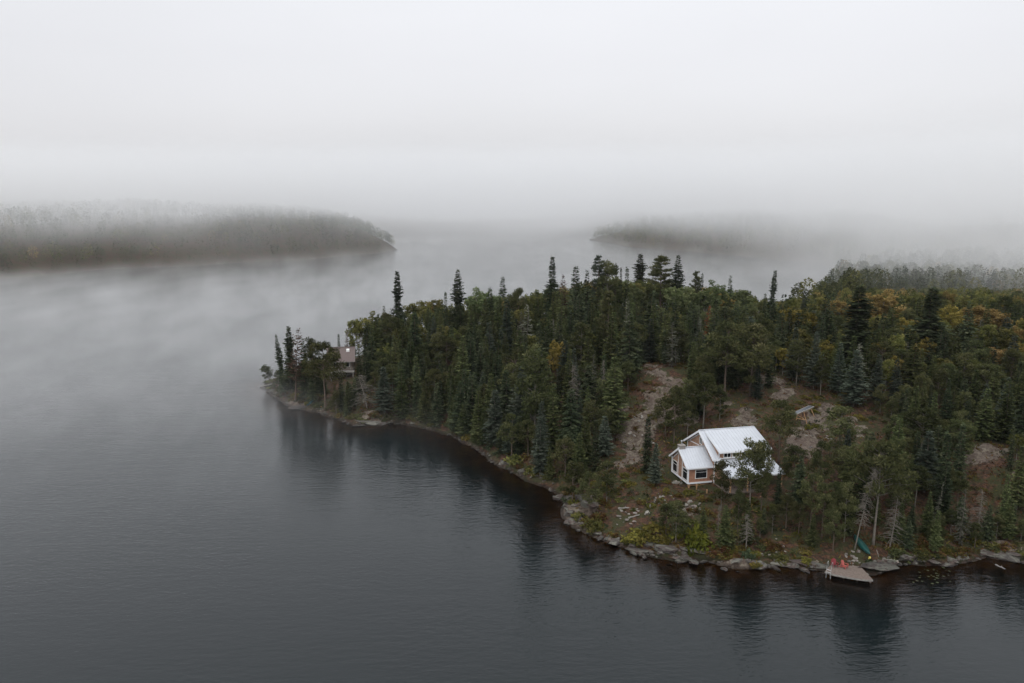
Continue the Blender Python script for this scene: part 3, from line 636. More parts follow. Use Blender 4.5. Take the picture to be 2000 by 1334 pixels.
    for k in range(4): ch.box(cxx - .5 + .03 * (k % 2), cyy - .45, wz - 1.0 + .34 * k, cxx + .5 - .03 * (k % 2), cyy + .45, wz - .67 + .34 * k)
    ch.box(cxx - .56, cyy - .51, wz + .36, cxx + .56, cyy + .51, wz + .46)
    cs = ch.build('chimney', M['stone'], r); MB().tube([(cxx, cyy, wz + .4), (cxx, cyy, wz + 1.05)], [.11, .11], 10).tube([(cxx, cyy, wz + 1.1), (cxx, cyy, wz + 1.2)], [.19, .15], 10).build('flue', M['steel'], cs)
    # posts, beams and braces under the wing, stairs frame
    R0 = Matrix.Translation((HX, HY, HZ)) @ Matrix.Rotation(HR_, 4, 'Z')
    def gl_(x, y): w = R0 @ Vector((x, y, 0)); return gz(w.x, w.y) - HZ - .25
    for x, y in [(xl + .25, yf + .2), (xl + .25, yc), (xl + .25, yc + hw - .6), (-1.5, yf + .2), (-1.5, yc + 2.4), (.6, -4.8), (3.6, -4.8), (6.6, -4.8), (9.4, -4.8), (1.0, -9.6), (3.95, -9.6), (6.9, -9.6), (9.7, -9.6), (.7, 4.6), (5, 4.6), (9.4, 4.6)]:
        MB().box(x - .11, y - .11, min(gl_(x, y), fl - .3), x + .11, y + .11, fl - .16).build('foundation_post', M['timber'], r)
    bm_ = MB(); bm_.bar((xl + .25, yf - .1, fl - .27), (xl + .25, yc + hw - .2, fl - .27), .14, .2); bm_.bar((xl, yf + .2, fl - .46), (.6, yf + .2, fl - .46), .12, .18); bm_.bar((xl + .25, yf + .2, fl - 1.2), (-1.5, yf + .2, fl - .5), .06, .12)
    bm_.build('beam', M['timber'], r)
    # unfinished deck frame in front of the house, its posts standing up
    df = MB(); q = [(-2.6, -4.7), (-2.6, -8.6), (.3, -10.3), (5.4, -10.5)]; zz = fl - .75
    pts = [(-2.6, -5.2, zz), (-1.9, -7.4, zz - .15), (-.4, -9.2, zz - .3), (2.4, -10.9, zz - .4), (5.2, -11.3, zz - .4), (8.2, -11.3, zz - .4)]
    for a, b in zip(pts, pts[1:]): df.bar(a, b, .08, .18)
    df.bar((-1.9, -7.4, zz - .15), (.6, -6.6, zz - .15), .08, .16); df.bar((-.4, -9.2, zz - .3), (1.2, -8.2, zz - .3), .08, .16)
    fdm = df.build('deck_frame', M['oldtimber'], r)
    for x, y, z in pts[:5]:
        MB().box(x - .08, y - .08, gl_(x, y), x + .08, y + .08, z + .85).build('post', M['timber'], fdm)
    return r
house()

# ------------------------------------------------------------------ the brown roofed cabin near the point
def cabin():
    ex, ey = at(686, 705, 8.6); r = empty('cabin', (ex, ey, 8.6), R(9), label='small cabin with a brown shingle roof half hidden by pines near the point', cat='cabin')
    x0, x1 = -6.3, .9; D = 4.4; Hh = 2.9       # eave at z 0, ridge at +2.9, D behind
    w = MB(); p = [(.7, -3.4), (2 * D - .7, -3.4), (2 * D - .7, .35), (D, Hh - .15), (.7, .35)]; n = 5
    w.poly([(x0 + .5, y, z) for y, z in p] + [(x1 - .6, y, z) for y, z in p], [tuple(range(n)), tuple(reversed(range(n, 2 * n)))] + [(i, i + n, (i + 1) % n + n, (i + 1) % n) for i in range(n)])
    w.build('wall', M['oldtimber'], r)
    rf = MB(); rf.slab([(x0, D, Hh), (x1, D, Hh), (x1, -.2, -.1), (x0, -.2, -.1)], .12); rf.slab([(x1, D + .01, Hh), (x0, D + .01, Hh), (x0, 2 * D + .2, -.1), (x1, 2 * D + .2, -.1)], .12)
    for k in range(14): f = k / 14; rf.box(x0, D * (1 - f) - .24, Hh - Hh * f * 1.02 - .17, x1, D * (1 - f) - .2, Hh - Hh * f * 1.02 - .12)
    rf.bar((x0, D, Hh + .03), (x1, D, Hh + .03), .3, .05)
    ro = rf.build('roof', M['brownroof'], r)
    t = MB()
    for s in (0, 1): t.bar((x1 + .04, D, Hh - .1), (x1 + .04, (-.22, 2 * D + .2)[s], -.2), .06, .24)
    t.bar((x0, -.24, -.2), (x1, -.24, -.2), .05, .18); t.build('fascia', M['grey'], r)
    hx, hy = -.9, 3.3; zr_ = Hh * hy / D
    sk = MB(); sk.hexa([(hx - .45, hy - .5, zr_ - .45), (hx + .45, hy - .5, zr_ - .45), (hx + .45, hy + .4, zr_ + .1), (hx - .45, hy + .4, zr_ + .1), (hx - .35, hy - .42, zr_ + .12), (hx + .35, hy - .42, zr_ + .12), (hx + .35, hy + .35, zr_ + .38), (hx - .35, hy + .35, zr_ + .38)])
    sk.build('roof_vent', M['white_p'], ro)
    MB().tube([(hx + .1, D + .3, Hh - .4), (hx + .1, D + .3, Hh + 1.0)], [.12, .12], 8).tube([(hx + .1, D + .3, Hh + 1.05), (hx + .1, D + .3, Hh + 1.2)], [.2, .17], 8).build('flue', M['steel'], ro)
    pc = MB(); pc.box(x0 + 1, -1.6, -2.7, x1 - .2, .68, -2.5); pc.build('porch_floor', M['grey'], r)
    rl = MB(); rl.bar((x0 + 1, -1.55, -1.6), (x1 - .2, -1.55, -1.6), .08); rl.bar((x1 - .25, -1.5, -1.6), (x1 - .25, .6, -1.6), .08)
    for k in range(10): rl.bar((x0 + 1.1 + k * .55, -1.55, -2.5), (x0 + 1.1 + k * .55, -1.55, -1.6), .04)
    rl.build('railing', M['grey'], r)
    for x in (-5.5, -3.2, -.2): MB().box(x - .08, -.1, -2.5, x + .08, .06, -.2).build('post', M['grey'], r)
    for x in (-5.0, -1.6):
        f = MB(); f.box(x - .1, .62, -1.7, x + 1.1, .68, -.35); fw = f.build('window', M['white_p'], r); MB().box(x, .58, -1.6, x + 1.0, .625, -.45).build('pane', M['glass'], fw)
    for x in (x0 + 1.2, x1 - .5): MB().box(x - .12, -1.5, -5.6, x + .12, -1.26, -2.7).build('foundation_post', M['grey'], r)
    MB().box(x0 + .7, .9, -5.6, x1 - .8, 2 * D - .9, -3.41).build('foundation', M['stone'], r)
cabin()

# ------------------------------------------------------------------ dock, chairs, boats, solar panel
def dock():
    z = .72; P = [at(a, b, z) for a, b in ((1611,1116),(1628,1121.5),(1665,1128.5),(1690,1132),(1705,1132.5),(1680.5,1106),(1650,1104),(1622,1103.5))]
    o = empty('dock', (*P[0], 0), label='low plank dock wedged between shoreline rocks, two red chairs on it', cat='dock')
    p0 = Vector((*P[0], 0)); L_ = [Vector((*p, z)) - p0 for p in P]
    ux = (L_[4] - L_[0]).normalized(); ux.z = 0; ux.normalize(); uy = Vector((-ux.y, ux.x, 0))
    A = [(l.dot(ux), l.dot(uy)) for l in L_]
    mb = MB(); ymin = min(a[1] for a in A); ymax = max(a[1] for a in A); y = ymin; k = 0
    def span(y):
        xs = []
        for (xa, ya), (xb, yb) in zip(A, A[1:] + A[:1]):
            if (ya > y) != (yb > y): xs.append(xa + (xb - xa) * (y - ya) / (yb - ya))
        return (min(xs), max(xs)) if len(xs) > 1 else None
    while y < ymax - .02:
        s0, s1 = span(y + .015), span(min(y + .125, ymax - .01))
        if s0 and s1:
            h = rng.uniform(0, .012); q = [ux * s0[0] + uy * (y + .01), ux * s0[1] + uy * (y + .01), ux * s1[1] + uy * (y + .13), ux * s1[0] + uy * (y + .13)]
            mb.slab([v + Vector((0, 0, z + h)) for v in q], .04)
        y += .145; k += 1
    mb.build('deck', M['oldtimber'], o)
    e = MB()
    for a, b in zip(L_[:5], L_[1:5]): e.bar(a + Vector((0, 0, -.12)), b + Vector((0, 0, -.12)), .06, .22)
    e.build('edge_board', M['grey'], o)
    s = MB()
    for f in (.12, .4, .68, .95):
        q = L_[0].lerp(L_[4], f) + uy * .5; s.box(q.x - .1, q.y - .1, -1.2, q.x + .1, q.y + .1, z - .2)
    s.bar(L_[0] + uy * .5 + Vector((0, 0, -.3)), L_[4] + uy * .5 + Vector((0, 0, -.3)), .12, .2); s.bar(L_[7] - uy * .1 + Vector((0, 0, -.3)), L_[5] - uy * .1 + Vector((0, 0, -.3)), .12, .2)
    s.build('support', M['oldtimber'], o)
    # swim ladder with bright hoops
    lx = L_[0].lerp(L_[1], .5); l = MB(); r0 = empty('swim_ladder', tuple(p0), label='white ladder going from the dock corner down into the water', cat='ladder')
    a = math.atan2((L_[1] - L_[0]).y, (L_[1] - L_[0]).x); d = Vector((math.cos(a), math.sin(a), 0)); nn_ = Vector((d.y, -d.x, 0))
    for i, zz in enumerate((.45, .12)): MB().bar(lx - d * .28 + nn_ * (.14 + .05 * i) + Vector((0, 0, zz)), lx + d * .28 + nn_ * (.14 + .05 * i) + Vector((0, 0, zz)), .10, .05).build('rung', M['ladder'], r0)
    for s_ in (-1, 1):
        q = lx + d * .29 * s_; tb = MB(); tb.tube([q + nn_ * .25 + Vector((0, 0, -.9)), q + nn_ * .15 + Vector((0, 0, .7)), q + nn_ * .05 + Vector((0, 0, 1.45)), q - nn_ * .25 + Vector((0, 0, 1.5)), q - nn_ * .45 + Vector((0, 0, .75))], [.022] * 5, 6).build('handrail', M['ladder'], r0)
    return z + .012
DZ = dock()
def chair(px, py, rz, m, label):
    x, y = at(px, py, DZ); r = empty('deck_chair', (x, y, DZ), rz, label=label, cat='chair', group='slatted chairs on the dock')
    # faces -y; wide arms, raked slatted fan back
    s = MB()
    for k in range(5): yy = -.45 + k * .115; z0 = .37 - k * .028; s.slab([(-.27, yy, z0), (.27, yy, z0), (.27, yy + .1, z0 - .024), (-.27, yy + .1, z0 - .024)], .022)
    s.build('seat', m, r)
    b = MB()
    for k in range(5):
        u = (k - 2) * .125; hh = .72 - .05 * abs(k - 2) ** 1.5; a = Vector((u * .8, .05, .28)); c_ = Vector((u * 1.22, .05 + hh * .42, .28 + hh))
        b.bar(a, c_, .115, .022)
    b.bar((-.27, .16, .50), (.27, .16, .50), .03, .07); b.build('backrest', m, r)
    for s_ in (-1, 1):
        a = MB(); a.slab([(s_ * .36 - .07, -.5, .56), (s_ * .36 + .07, -.5, .56), (s_ * .33 + .05, .3, .54), (s_ * .33 - .05, .3, .54)], .025); a.build('armrest', m, r)
        MB().box(s_ * .31 - .02, -.47, 0, s_ * .31 + .02, -.36, .53).build('leg', m, r)
        q = MB(); q.bar((s_ * .28, -.42, .33), (s_ * .28, .5, .06), .025, .12); q.bar((s_ * .33, .22, .1), (s_ * .33, .26, .53), .03, .08); q.build('leg', m, r)
chair(1629, 1105.5, R(6), M['darkred'], 'dark red slatted chair, the left one at the back of the dock')
chair(1647.5, 1108.5, R(38), M['coral'], 'bright coral red slatted chair, the right one, turned aside on the dock')
def hull(L, Wd, H, m, name, n=14, k=8, pw=1.0):
    """an overturned hull along x"""
    v = []; f = []
    for i in range(n + 1):
        u = -1 + 2 * i / n; w = Wd / 2 * (1 - abs(u) ** 2.4) ** pw + .012; h = H * (1 - .25 * abs(u) ** 3); lift = -.0
        for j in range(k + 1):
            a = math.pi * j / k; v.append((u * L / 2, -math.cos(a) * w, h * math.sin(a) ** .7 * (1 if w > .05 else .7) + lift))
    for i in range(n):
        for j in range(k): a = i * (k + 1) + j; f.append((a, a + 1, a + k + 2, a + k + 1))
    for i in (0, n): f.append(tuple(i * (k + 1) + j for j in range(k + 1)) if i else tuple(reversed([j for j in range(k + 1)])))
    f.append(tuple([i * (k + 1) for i in range(n + 1)] + [i * (k + 1) + k for i in reversed(range(n + 1))]))
    return raw_mesh(name, v, f, m, smooth=True)
def boat(name, pa, pb, Wd, H, m, label, cat, parts):
    a = Vector(hit(*pa)); b = Vector(hit(*pb)); a.z += .25; b.z += .22; c_ = (a + b) / 2; d = b - a
    r = empty(name, tuple(c_), label=label, cat=cat); r.rotation_euler = (0, -math.atan2(d.z, math.hypot(d.x, d.y)), math.atan2(d.y, d.x)); Ln = d.length
    link('hull', hull(Ln, Wd, H, m, 'hull'), r)
    k = MB(); k.tube([(-Ln * .46, 0, H * .93), (-Ln * .25, 0, H * 1.02), (Ln * .25, 0, H * 1.02), (Ln * .46, 0, H * .93)], [.02] * 4, 5); k.build('keel', m, r)
    g_ = MB()
    for s in (-1, 1): g_.tube([(u * Ln / 2, s * (Wd / 2 * (1 - abs(u) ** 2.4) + .02), .02) for u in np.linspace(-.98, .98, 9)], [.025] * 9, 5)
    g_.build('gunwale', parts, r); return r, Ln
r, Ln = boat('canoe', (1667, 1051), (1699, 1088), 1.0, .42, M['canoe'], 'dark green canoe lying upside down on the slope above the dock', 'canoe', M['canoe'])
px_, py_, pz_ = hit(1698, 1093)
bg = empty('dry_bag', (px_, py_, pz_), R(60), label='small bright yellow bag at the lower tip of the green canoe', cat='bag')
MB().tube([(-.3, 0, .14), (-.26, 0, .16), (.2, 0, .16), (.3, 0, .12)], [.08, .16, .15, .05], 8).build('sack', M['yellow_p'], bg); MB().bar((-.2, 0, .33), (.15, 0, .32), .04, .02).build('strap', M['panel'], bg)
boat('kayak', (600, 795), (614, 785), .8, .4, M['teal'], 'teal blue kayak pulled up on the pale rock below the point', 'kayak', M['teal'])
def solar():
    x, y, z = hit(1566, 822); r = empty('solar_panel', (x, y, z), R(22), label='grey solar panel tilted on a timber trestle on the rocky rise', cat='solar panel')
    q = [(-2.2, -.65, 1.5), (2.0, -.65, 2.6), (2.2, .8, 2.38), (-2.0, .8, 1.28)]
    MB().slab(q, .06).build('panel', M['panel'], r)
    f = MB()
    for a, b in zip(q, q[1:] + q[:1]): f.bar(Vector(a) + Vector((0, 0, -.03)), Vector(b) + Vector((0, 0, -.03)), .12, .14)
    f.bar(Vector(q[0]).lerp(Vector(q[1]), .5), Vector(q[3]).lerp(Vector(q[2]), .5), .05, .1); f.build('frame', M['grey'], r)
    for a, b in (((-.3, -.6, 1.9), (.5, -.8, -.5)), ((.2, .7, 1.8), (.9, 1.0, -.4)), ((-1.5, -.5, 1.6), (-1.5, -.2, .3)), ((1.4, -.5, 2.35), (2.1, -.7, .8))): MB().bar(a, b, .11).build('leg', M['timber'], r)
    b = MB(); b.bar((-1.9, -.9, .85), (.25, -.95, .35), .11); b.bar((-1.5, .3, 1.4), (-.3, -.9, .6), .08); b.build('brace', M['timber'], r)
solar()

# ------------------------------------------------------------------ trees one by one
KN = {'spruce': ('spruce_tree', 'spruce'), 'bluespruce': ('spruce_tree', 'spruce'), 'slimspruce': ('spruce_tree', 'spruce'), 'clubspruce': ('spruce_tree', 'spruce'), 'fir': ('fir_tree', 'fir'), 'whitepine': ('pine_tree', 'pine'), 'pine': ('pine_tree', 'pine'),
      'birch_olive': ('birch_tree', 'birch'), 'birch_green': ('birch_tree', 'birch'), 'birch_yellow': ('birch_tree', 'birch'), 'birch_orange': ('birch_tree', 'birch'),
      'dead': ('dead_tree', 'dead tree'), 'lichenspruce': ('dead_tree', 'dead tree'), 'rustspruce': ('dead_tree', 'dead tree'), 'redspruce': ('dead_tree', 'dead tree')}
COUNT = {}; TREES = []      # (x, y, crown radius)
def tree(kind, x, y, z, H, label, group=None, ws=1.0, lean=(0, 0), var=None, rz=None):
    nm, cat = KN[kind]; pr = PROTO[kind]; h0, r0, cr_, tk = pr[(var if var is not None else int(rng.integers(len(pr)))) % len(pr)]
    s = H / h0; w = s * ws
    o = empty(nm, (x, y, z - .05), label=label, cat=cat, group=group)
    o.rotation_euler = (lean[0], lean[1], (rng.uniform(0, 6.28) if lean == (0, 0) else 0.0) if rz is None else rz)
    o.scale = (w, w, s)
    c_ = link('crown' if not kind == 'dead' else 'branches', cr_, o); t_ = link('trunk', tk, o)
    COUNT[nm] = COUNT.get(nm, 0) + 1; TREES.append((x, y, r0 * w)); return o
def T(kind, bx, by, ty, label, ws=1.0, **k):
    """a tree whose foot and top are seen"""
    x, y, z = hit(bx, by); h = np.arange(2, 30, .1); py = proj(x, y, z + h)[1]; H = float(h[np.argmin(abs(py - ty))]); return tree(kind, x, y, z, H, label, ws=ws, **k)
def TT(kind, px, ty, H, label, ws=1.0, near=0, **k):
    """a tree of known height whose foot is hidden: stands where its top would be seen"""
    dx, dy, dz = ray(px, ty); t = np.arange(110, 330, .5); g_, s = height(dx * t, dy * t); zt = CAM_H + dz * t
    e = np.abs(g_ + H - zt) + np.where(s < 1, 50, 0); t0 = t[np.argmin(e)]; return tree(kind, dx * t0, dy * t0, float(g_[np.argmin(e)]), H, label, ws=ws, **k)
# the point
T('clubspruce', 558, 775, 650, 'thin spruce leaning left, the outermost of the tall trees on the point', .6, lean=(0, R(-6)), var=0)
T('spruce', 704, 775, 688, 'dark spruce against the right wall of the brown roofed cabin', .9, var=1)
T('spruce', 728, 750, 655, 'spruce between the brown roofed cabin and the dense wood', 1.0, var=4)
T('spruce', 668, 795, 735, 'low spruce below the deck of the brown roofed cabin', 1.1, var=0)
T('spruce', 694, 792, 738, 'short spruce at the foot of the bare dead tree below the cabin', 1.1, var=2)
T('clubspruce', 570, 775, 636, 'tall narrow spruce on the point, between the leaning spruce and the rusty one', .9, var=1)
T('rustspruce', 577, 785, 642, 'dying spruce with rusty thin branches on the point', .95, lean=(0, R(5)))
T('spruce', 597, 780, 661, 'dark dense spruce right of the rusty tree on the point', .85, var=2)
T('pine', 613, 775, 664, 'slender open pine behind the dark spruces of the point', .6, var=3)
T('slimspruce', 625, 770, 667, 'small pointed spruce just left of the brown roof', .9)
T('pine', 636, 802, 676, 'wide olive pine covering the left half of the brown roofed cabin', 1.25, var=1)
T('spruce', 611, 785, 735, 'low spruce under the dark spruces of the point', 1.2)
T('pine', 531, 752, 713, 'windswept low pine hanging over the water at the tip', 1.3, lean=(0, R(-22)), var=3)
T('pine', 545, 760, 725, 'small bushy pine second from the tip of the point', 1.3, var=2)
TT('slimspruce', 661, 653, 9, 'small spruce top showing over the brown roof', .9)
T('dead', 717, 800, 728, 'bare dead tree with long drooping grey branches near the shore below the brown roof', 1.9, lean=(0, R(-8)), var=3)
TT('rustspruce', 677, 642, 10, 'thin reddish dead spruce behind the ridge of the brown roof', .7)
TT('slimspruce', 686, 640, 11, 'spruce behind the right end of the brown roof', 1.2)
TT('birch_olive', 697, 612, 11, 'pale olive birch behind the brown roofed cabin', 1.1, var=0)
TT('birch_olive', 722, 600, 12, 'olive birch left of the short skyline spruce', 1.3, var=1)
TT('birch_yellow', 722, 645, 8, 'yellowing birch right of the brown roof', .9)
# skyline from left to right
TT('spruce', 749, 580, 13, 'dark skyline spruce just left of the tallest ragged spruce', .75, var=2)
TT('clubspruce', 775, 508, 22, 'tallest ragged narrow spruce on the left skyline', .85, var=2)
TT('clubspruce', 894, 524, 19, 'pointed lone spruce standing well above the left skyline', 1.0, var=0)
TT('slimspruce', 870, 570, 13, 'small dark spruce top left of the pointed lone spruce', .9)
TT('birch_olive', 850, 585, 12, 'olive birch on the skyline between two ragged spruces', 1.4, var=2)
TT('birch_olive', 812, 590, 12, 'pale olive birch right of the tallest ragged spruce', 1.4, var=0)
TT('birch_green', 944, 558, 13, 'pale green birch on the skyline right of the lone spruce', 1.3, var=1)
TT('spruce', 982, 540, 16, 'broad dark spruce on the skyline near the middle of the hill', 1.1, var=0)
TT('spruce', 957, 560, 14, 'dark spruce between the pale birch and the broad spruce on the crest', 1.0, var=3)
TT('pine', 1012, 566, 13, 'dull pine right of the broad skyline spruce', .9, var=3)
TT('birch_olive', 1050, 562, 12, 'yellow-olive birch left of the tall central spruce', 1.2, var=1)
TT('clubspruce', 1079, 499, 21, 'tall spruce standing alone in the middle of the skyline', .9, var=3)
TT('rustspruce', 1100, 538, 16, 'brownish thinning spruce right of the tall central spruce', .9)
TT('spruce', 1125, 520, 17, 'dark pointed spruce on the crest left of the feathery pine', 1.0, var=4)
TT('spruce', 1147, 528, 16, 'dark spruce directly left of the feathery pine', .8, var=1)
TT('whitepine', 1169, 494, 20, 'feathery pale pine with layered branches on the crest', .7, var=0)
TT('pine', 1186, 516, 17, 'dense dark pine leaning against the feathery pine', .9, var=2)
TT('slimspruce', 1203, 514, 17, 'needle thin spruce, the left one of three on the crest', .6)
TT('slimspruce', 1213, 522, 16, 'needle thin spruce, the middle one of three on the crest', .6)
TT('slimspruce', 1225, 522, 16, 'thin spruce, the right one of three on the crest', .9)
TT('clubspruce', 1251, 495, 20, 'blunt topped spruce right of the three thin ones', 1.35, var=1)
TT('whitepine', 1293, 495, 19, 'broad spreading pine on the skyline above the house', 1.25, var=1)
TT('clubspruce', 1325, 496, 20, 'ragged spruce touching the right side of the broad pine', 1.0, var=0)
TT('whitepine', 1361, 527, 15, 'small open pine right of the ragged spruce', .7, var=2)
TT('slimspruce', 1372, 533, 14, 'small dark spruce beside the small open pine on the crest', .9)
TT('spruce', 1427, 538, 14, 'dark spruce rising from pale birches on the right crest', .9, var=2)
TT('clubspruce', 1508, 527, 18, 'lone ragged narrow spruce seen against the bay', .75, lean=(0, R(3)), var=2)
TT('slimspruce', 1495, 572, 12, 'slim spruce left of the lone ragged one', .9)
for px, ty, w in ((1345,560,1.4),(1382,566,1.5),(1405,548,1.5),(1455,566,1.5)):
    TT('birch_green', px, ty, 12, 'pale green birch on the crest above the house, right of the broad pine', w, group='pale green birches on the right crest')
TT('spruce', 1572, 569, 12, 'small spruce at the edge of the bay', .9)
TT('birch_yellow', 1558, 592, 13, 'golden yellow birch, the leftmost of the bright ones', 1.2, var=0)
TT('spruce', 1615, 574, 16, 'pointed dark spruce between the yellow birch and the orange one', 1.0, var=0)
TT('birch_orange', 1641, 577, 12, 'orange birch directly left of the broad dark spruce', 1.0, var=0)
TT('clubspruce', 1681, 557, 20, 'broad dark spruce between two orange birches', 1.7, var=1)
TT('birch_orange', 1716, 570, 14, 'large orange birch right of the broad dark spruce', 1.4, var=1)
TT('clubspruce', 1823, 559, 20, 'very broad dark spruce standing high on the right', 1.75, var=3)
TT('birch_yellow', 1862, 600, 12, 'yellow birch right of the very broad dark spruce', 1.2, var=1)
TT('birch_orange', 1925, 588, 13, 'rounded orange birch near the right edge', 1.5, var=0)
TT('spruce', 1895, 590, 15, 'dark spruce left of the rounded orange birch', 1.0, var=1)
TT('birch_olive', 1600, 580, 11, 'pale birch left of the orange birches', 1.3, var=2)
# middle of the hill
T('pine', 1045, 868, 690, 'big olive pine in the stand above the shore, in the middle of the picture', .95, var=0)
T('dead', 1046, 870, 770, 'bare leaning trunk like a pale line below the big olive pine', .25, lean=(0, R(-9)), var=2)
TT('whitepine', 1190, 563, 17, 'yellowish layered pine below the crest', .9, var=1)
TT('lichenspruce', 1226, 582, 15, 'grey spruce with a dead top on the upper slope', .7, var=0)
T('spruce', 1228, 745, 612, 'loose mid green spruce at the top of the bare rock slope', 1.2, var=3)
TT('redspruce', 1386, 598, 12, 'dead tree with red needles on the upper slope', .8)
TT('birch_green', 1322, 562, 12, 'rounded yellow-green birch above the bare rock slope', 1.1, var=0)
TT('birch_olive', 1325, 600, 10, 'yellow-topped birch below the rounded green one', .9, var=1)
TT('birch_yellow', 1090, 668, 10, 'yellow topped birch in the middle of the dark spruces', .8)
TT('birch_orange', 1068, 690, 6, 'small bright orange birch in the middle of the dark spruces', .8)
TT('birch_olive', 1042, 655, 8, 'low olive birch left of the yellow topped one', 1.3)
T('lichenspruce', 1158, 795, 692, 'grey bushy dead spruce left of the bare rock', .75, var=1)
T('dead', 1120, 820, 710, 'bare dead spruce with short grey twigs left of the bare rock', .9, var=0)
T('dead', 1177, 790, 700, 'thin dead trunk right beside the grey bushy dead spruce', .5, var=2)
T('slimspruce', 1208, 765, 733, 'young spruce on the rock ledge left of the slope', 1.4)
T('spruce', 1180, 890, 812, 'rounded blue-green young spruce left of the bare slope', 1.6, var=5)
T('bluespruce', 1279, 948, 866, 'wide bluish spruce directly left of the house', 1.05, var=0)
T('slimspruce', 1263, 925, 815, 'narrow dark spruce left of the wide bluish one', 1.3)
T('pine', 1316, 870, 758, 'tall loose pine behind the left wing of the house', .8, var=5)
T('pine', 1373, 838, 735, 'rounded pine with a bare trunk just behind the house ridge', 1.2, var=4)
T('pine', 1340, 828, 745, 'olive pine left of the rounded one behind the house', 1.0, var=0)
T('spruce', 1340, 800, 740, 'dark spruce in the group behind the house', 1.1)
T('pine', 1405, 822, 755, 'pine right of the rounded one behind the house', .9, var=2)
T('pine', 1415, 775, 640, 'large brown-green pine on the upper slope behind the house', 1.3, var=1)
T('pine', 1465, 775, 640, 'large wide pine right of the brown-green one on the upper slope', 1.4, var=5)
T('bluespruce', 1478, 782, 710, 'pale bluish spruce under the large wide pine', 1.0, var=1)
T('bluespruce', 1548, 745, 640, 'lichen-grey spruce at the edge of the open rocky rise', 1.0, var=0)
T('bluespruce', 1588, 760, 648, 'bluish spruce behind the solar panel, left of the tall one', 1.0, var=2)
T('pine', 1602, 775, 705, 'small pine with a bare trunk above the solar panel', .8, var=4)
T('bluespruce', 1666, 795, 682, 'tall bluish spruce standing clear right above the solar panel', 1.25, var=1)
T('bluespruce', 1635, 770, 670, 'bluish spruce left of the tall one standing clear', 1.0, var=0)
T('bluespruce', 1710, 790, 690, 'bluish spruce right of the tall one standing clear', 1.0, var=2)
T('lichenspruce', 1766, 740, 668, 'grey lichen covered dead tree among yellow birches', 1.1, var=0)
# around the house and down to the dock
T('pine', 1463, 1010, 868, 'pine in front of the house, its crown dark against the white roof', .98, var=0)
T('pine', 1486, 1005, 868, 'second pine in front of the house, covering the right of the white roof', .58, var=5)
T('pine', 1408, 1000, 904, 'short bushy pine in front of the window of the wing', .85, var=2)
T('spruce', 1519, 985, 905, 'dark spruce at the right end of the porch roof', .7, var=0)
T('pine', 1520, 905, 788, 'olive pine behind the right end of the house', 1.1, var=1)
T('pine', 1548, 960, 872, 'olive pine right of the porch', 1.0, var=3)
T('pine', 1598, 985, 870, 'yellowish olive pine between the porch and the dark spruce', .8, var=1)
T('pine', 1638, 905, 800, 'dark rounded pine below the right end of the rocky rise', 1.3, var=2)
T('bluespruce', 1650, 940, 835, 'bluish spruce under the dark rounded pine', .8, var=1)
T('pine', 1705, 1068, 872, 'tall spreading pine with a long bare trunk above the canoe', .95, var=4)
T('pine', 1740, 1000, 862, 'wide dark pine right of the tall spreading one', 1.1, var=3)
T('dead', 1669, 1076, 905, 'leaning dead pine with a reddish trunk over the canoe', .7, lean=(0, R(9)), var=0)
T('pine', 1648, 1060, 948, 'fresh green young tree left of the leaning dead pine', .8, var=2)
T('pine', 1626, 1080, 1000, 'low green young tree behind the chairs', 1.0, var=5)
T('dead', 1737, 1074, 932, 'dead spruce with a wide skirt of bare branches near the shore', .8, lean=(0, R(4)), var=1)
T('lichenspruce', 1873, 1068, 955, 'lichen-grey spruce with a broken top near the right shore', .85, var=1)
T('lichenspruce', 1822, 1035, 940, 'thin lichen hung spruce leaning right', .45, lean=(0, R(7)), var=0)
T('slimspruce', 1836, 1000, 845, 'dark narrow spruce with a yellowish top left of the pale rock', 1.2)
T('slimspruce', 1868, 960, 828, 'narrow spruce just left of the pale rock on the right slope', 1.2)
T('pine', 1118, 985, 905, 'loose olive pine on the shore boulders left of the house', 1.1, var=5)
T('pine', 1150, 1015, 930, 'spreading green pine right of the shore boulders', 1.15, var=1)
T('pine', 1185, 985, 905, 'low green pine behind the fire ring', 1.2, var=2)
T('pine', 1300, 1050, 985, 'grey-green thin pine left of the lime green bush', 1.0, var=3)
T('pine', 1440, 1050, 960, 'thin pine between the porch and the shore', .8, var=3)
T('dead', 1402, 1060, 985, 'bare grey sapling between the lime green bush and the porch', .6, var=0)
# ------------------------------------------------------------------ the rest of the wood near the camera
sk_x = [515,560,600,640,700,720,760,800,850,900,940,1000,1060,1100,1150,1200,1260,1300,1350,1400,1450,1500,1550,1600,1700,1800,2000,2300]
sk_y = [745,715,690,690,640,612,607,600,592,592,572,574,566,552,545,538,545,545,560,556,568,588,595,590,590,590,590,590]
keep = [(1308,832,1530,968),(640,668,702,722),(1548,792,1600,842),(1600,1070,1720,1140),(1195,985,1285,1032),(560,778,625,806),(690,806,760,835),(1215,770,1305,890),(1258,722,1332,772),(1570,802,1650,862),(1498,758,1562,792),(1420,786,1478,828),(1655,818,1715,842),(1905,868,1955,892),(1205,905,1310,960),(1270,1062,1400,1100)]
open_e = [(1283,728,36,16),(1305,750,45,28),(1265,780,50,24),(1250,830,52,42),(1235,885,42,40),(1225,960,90,50),(1290,990,70,45),(1370,990,60,40),(1530,1072,55,24),(1450,805,50,24),(1530,775,48,22),(1610,815,60,30),
          (1590,850,60,36),(1690,832,55,22),(1925,880,36,20),(1650,1080,60,35),(1400,945,95,35),(1420,800,60,30),(1480,1092,110,14),(1060,640,22,8),(590,780,40,20),(1950,1070,40,14),(1340,1085,80,22),(1140,1010,50,50),(1500,735,24,12)]
hand = list(TREES)
cell = 3.0; grid = {}
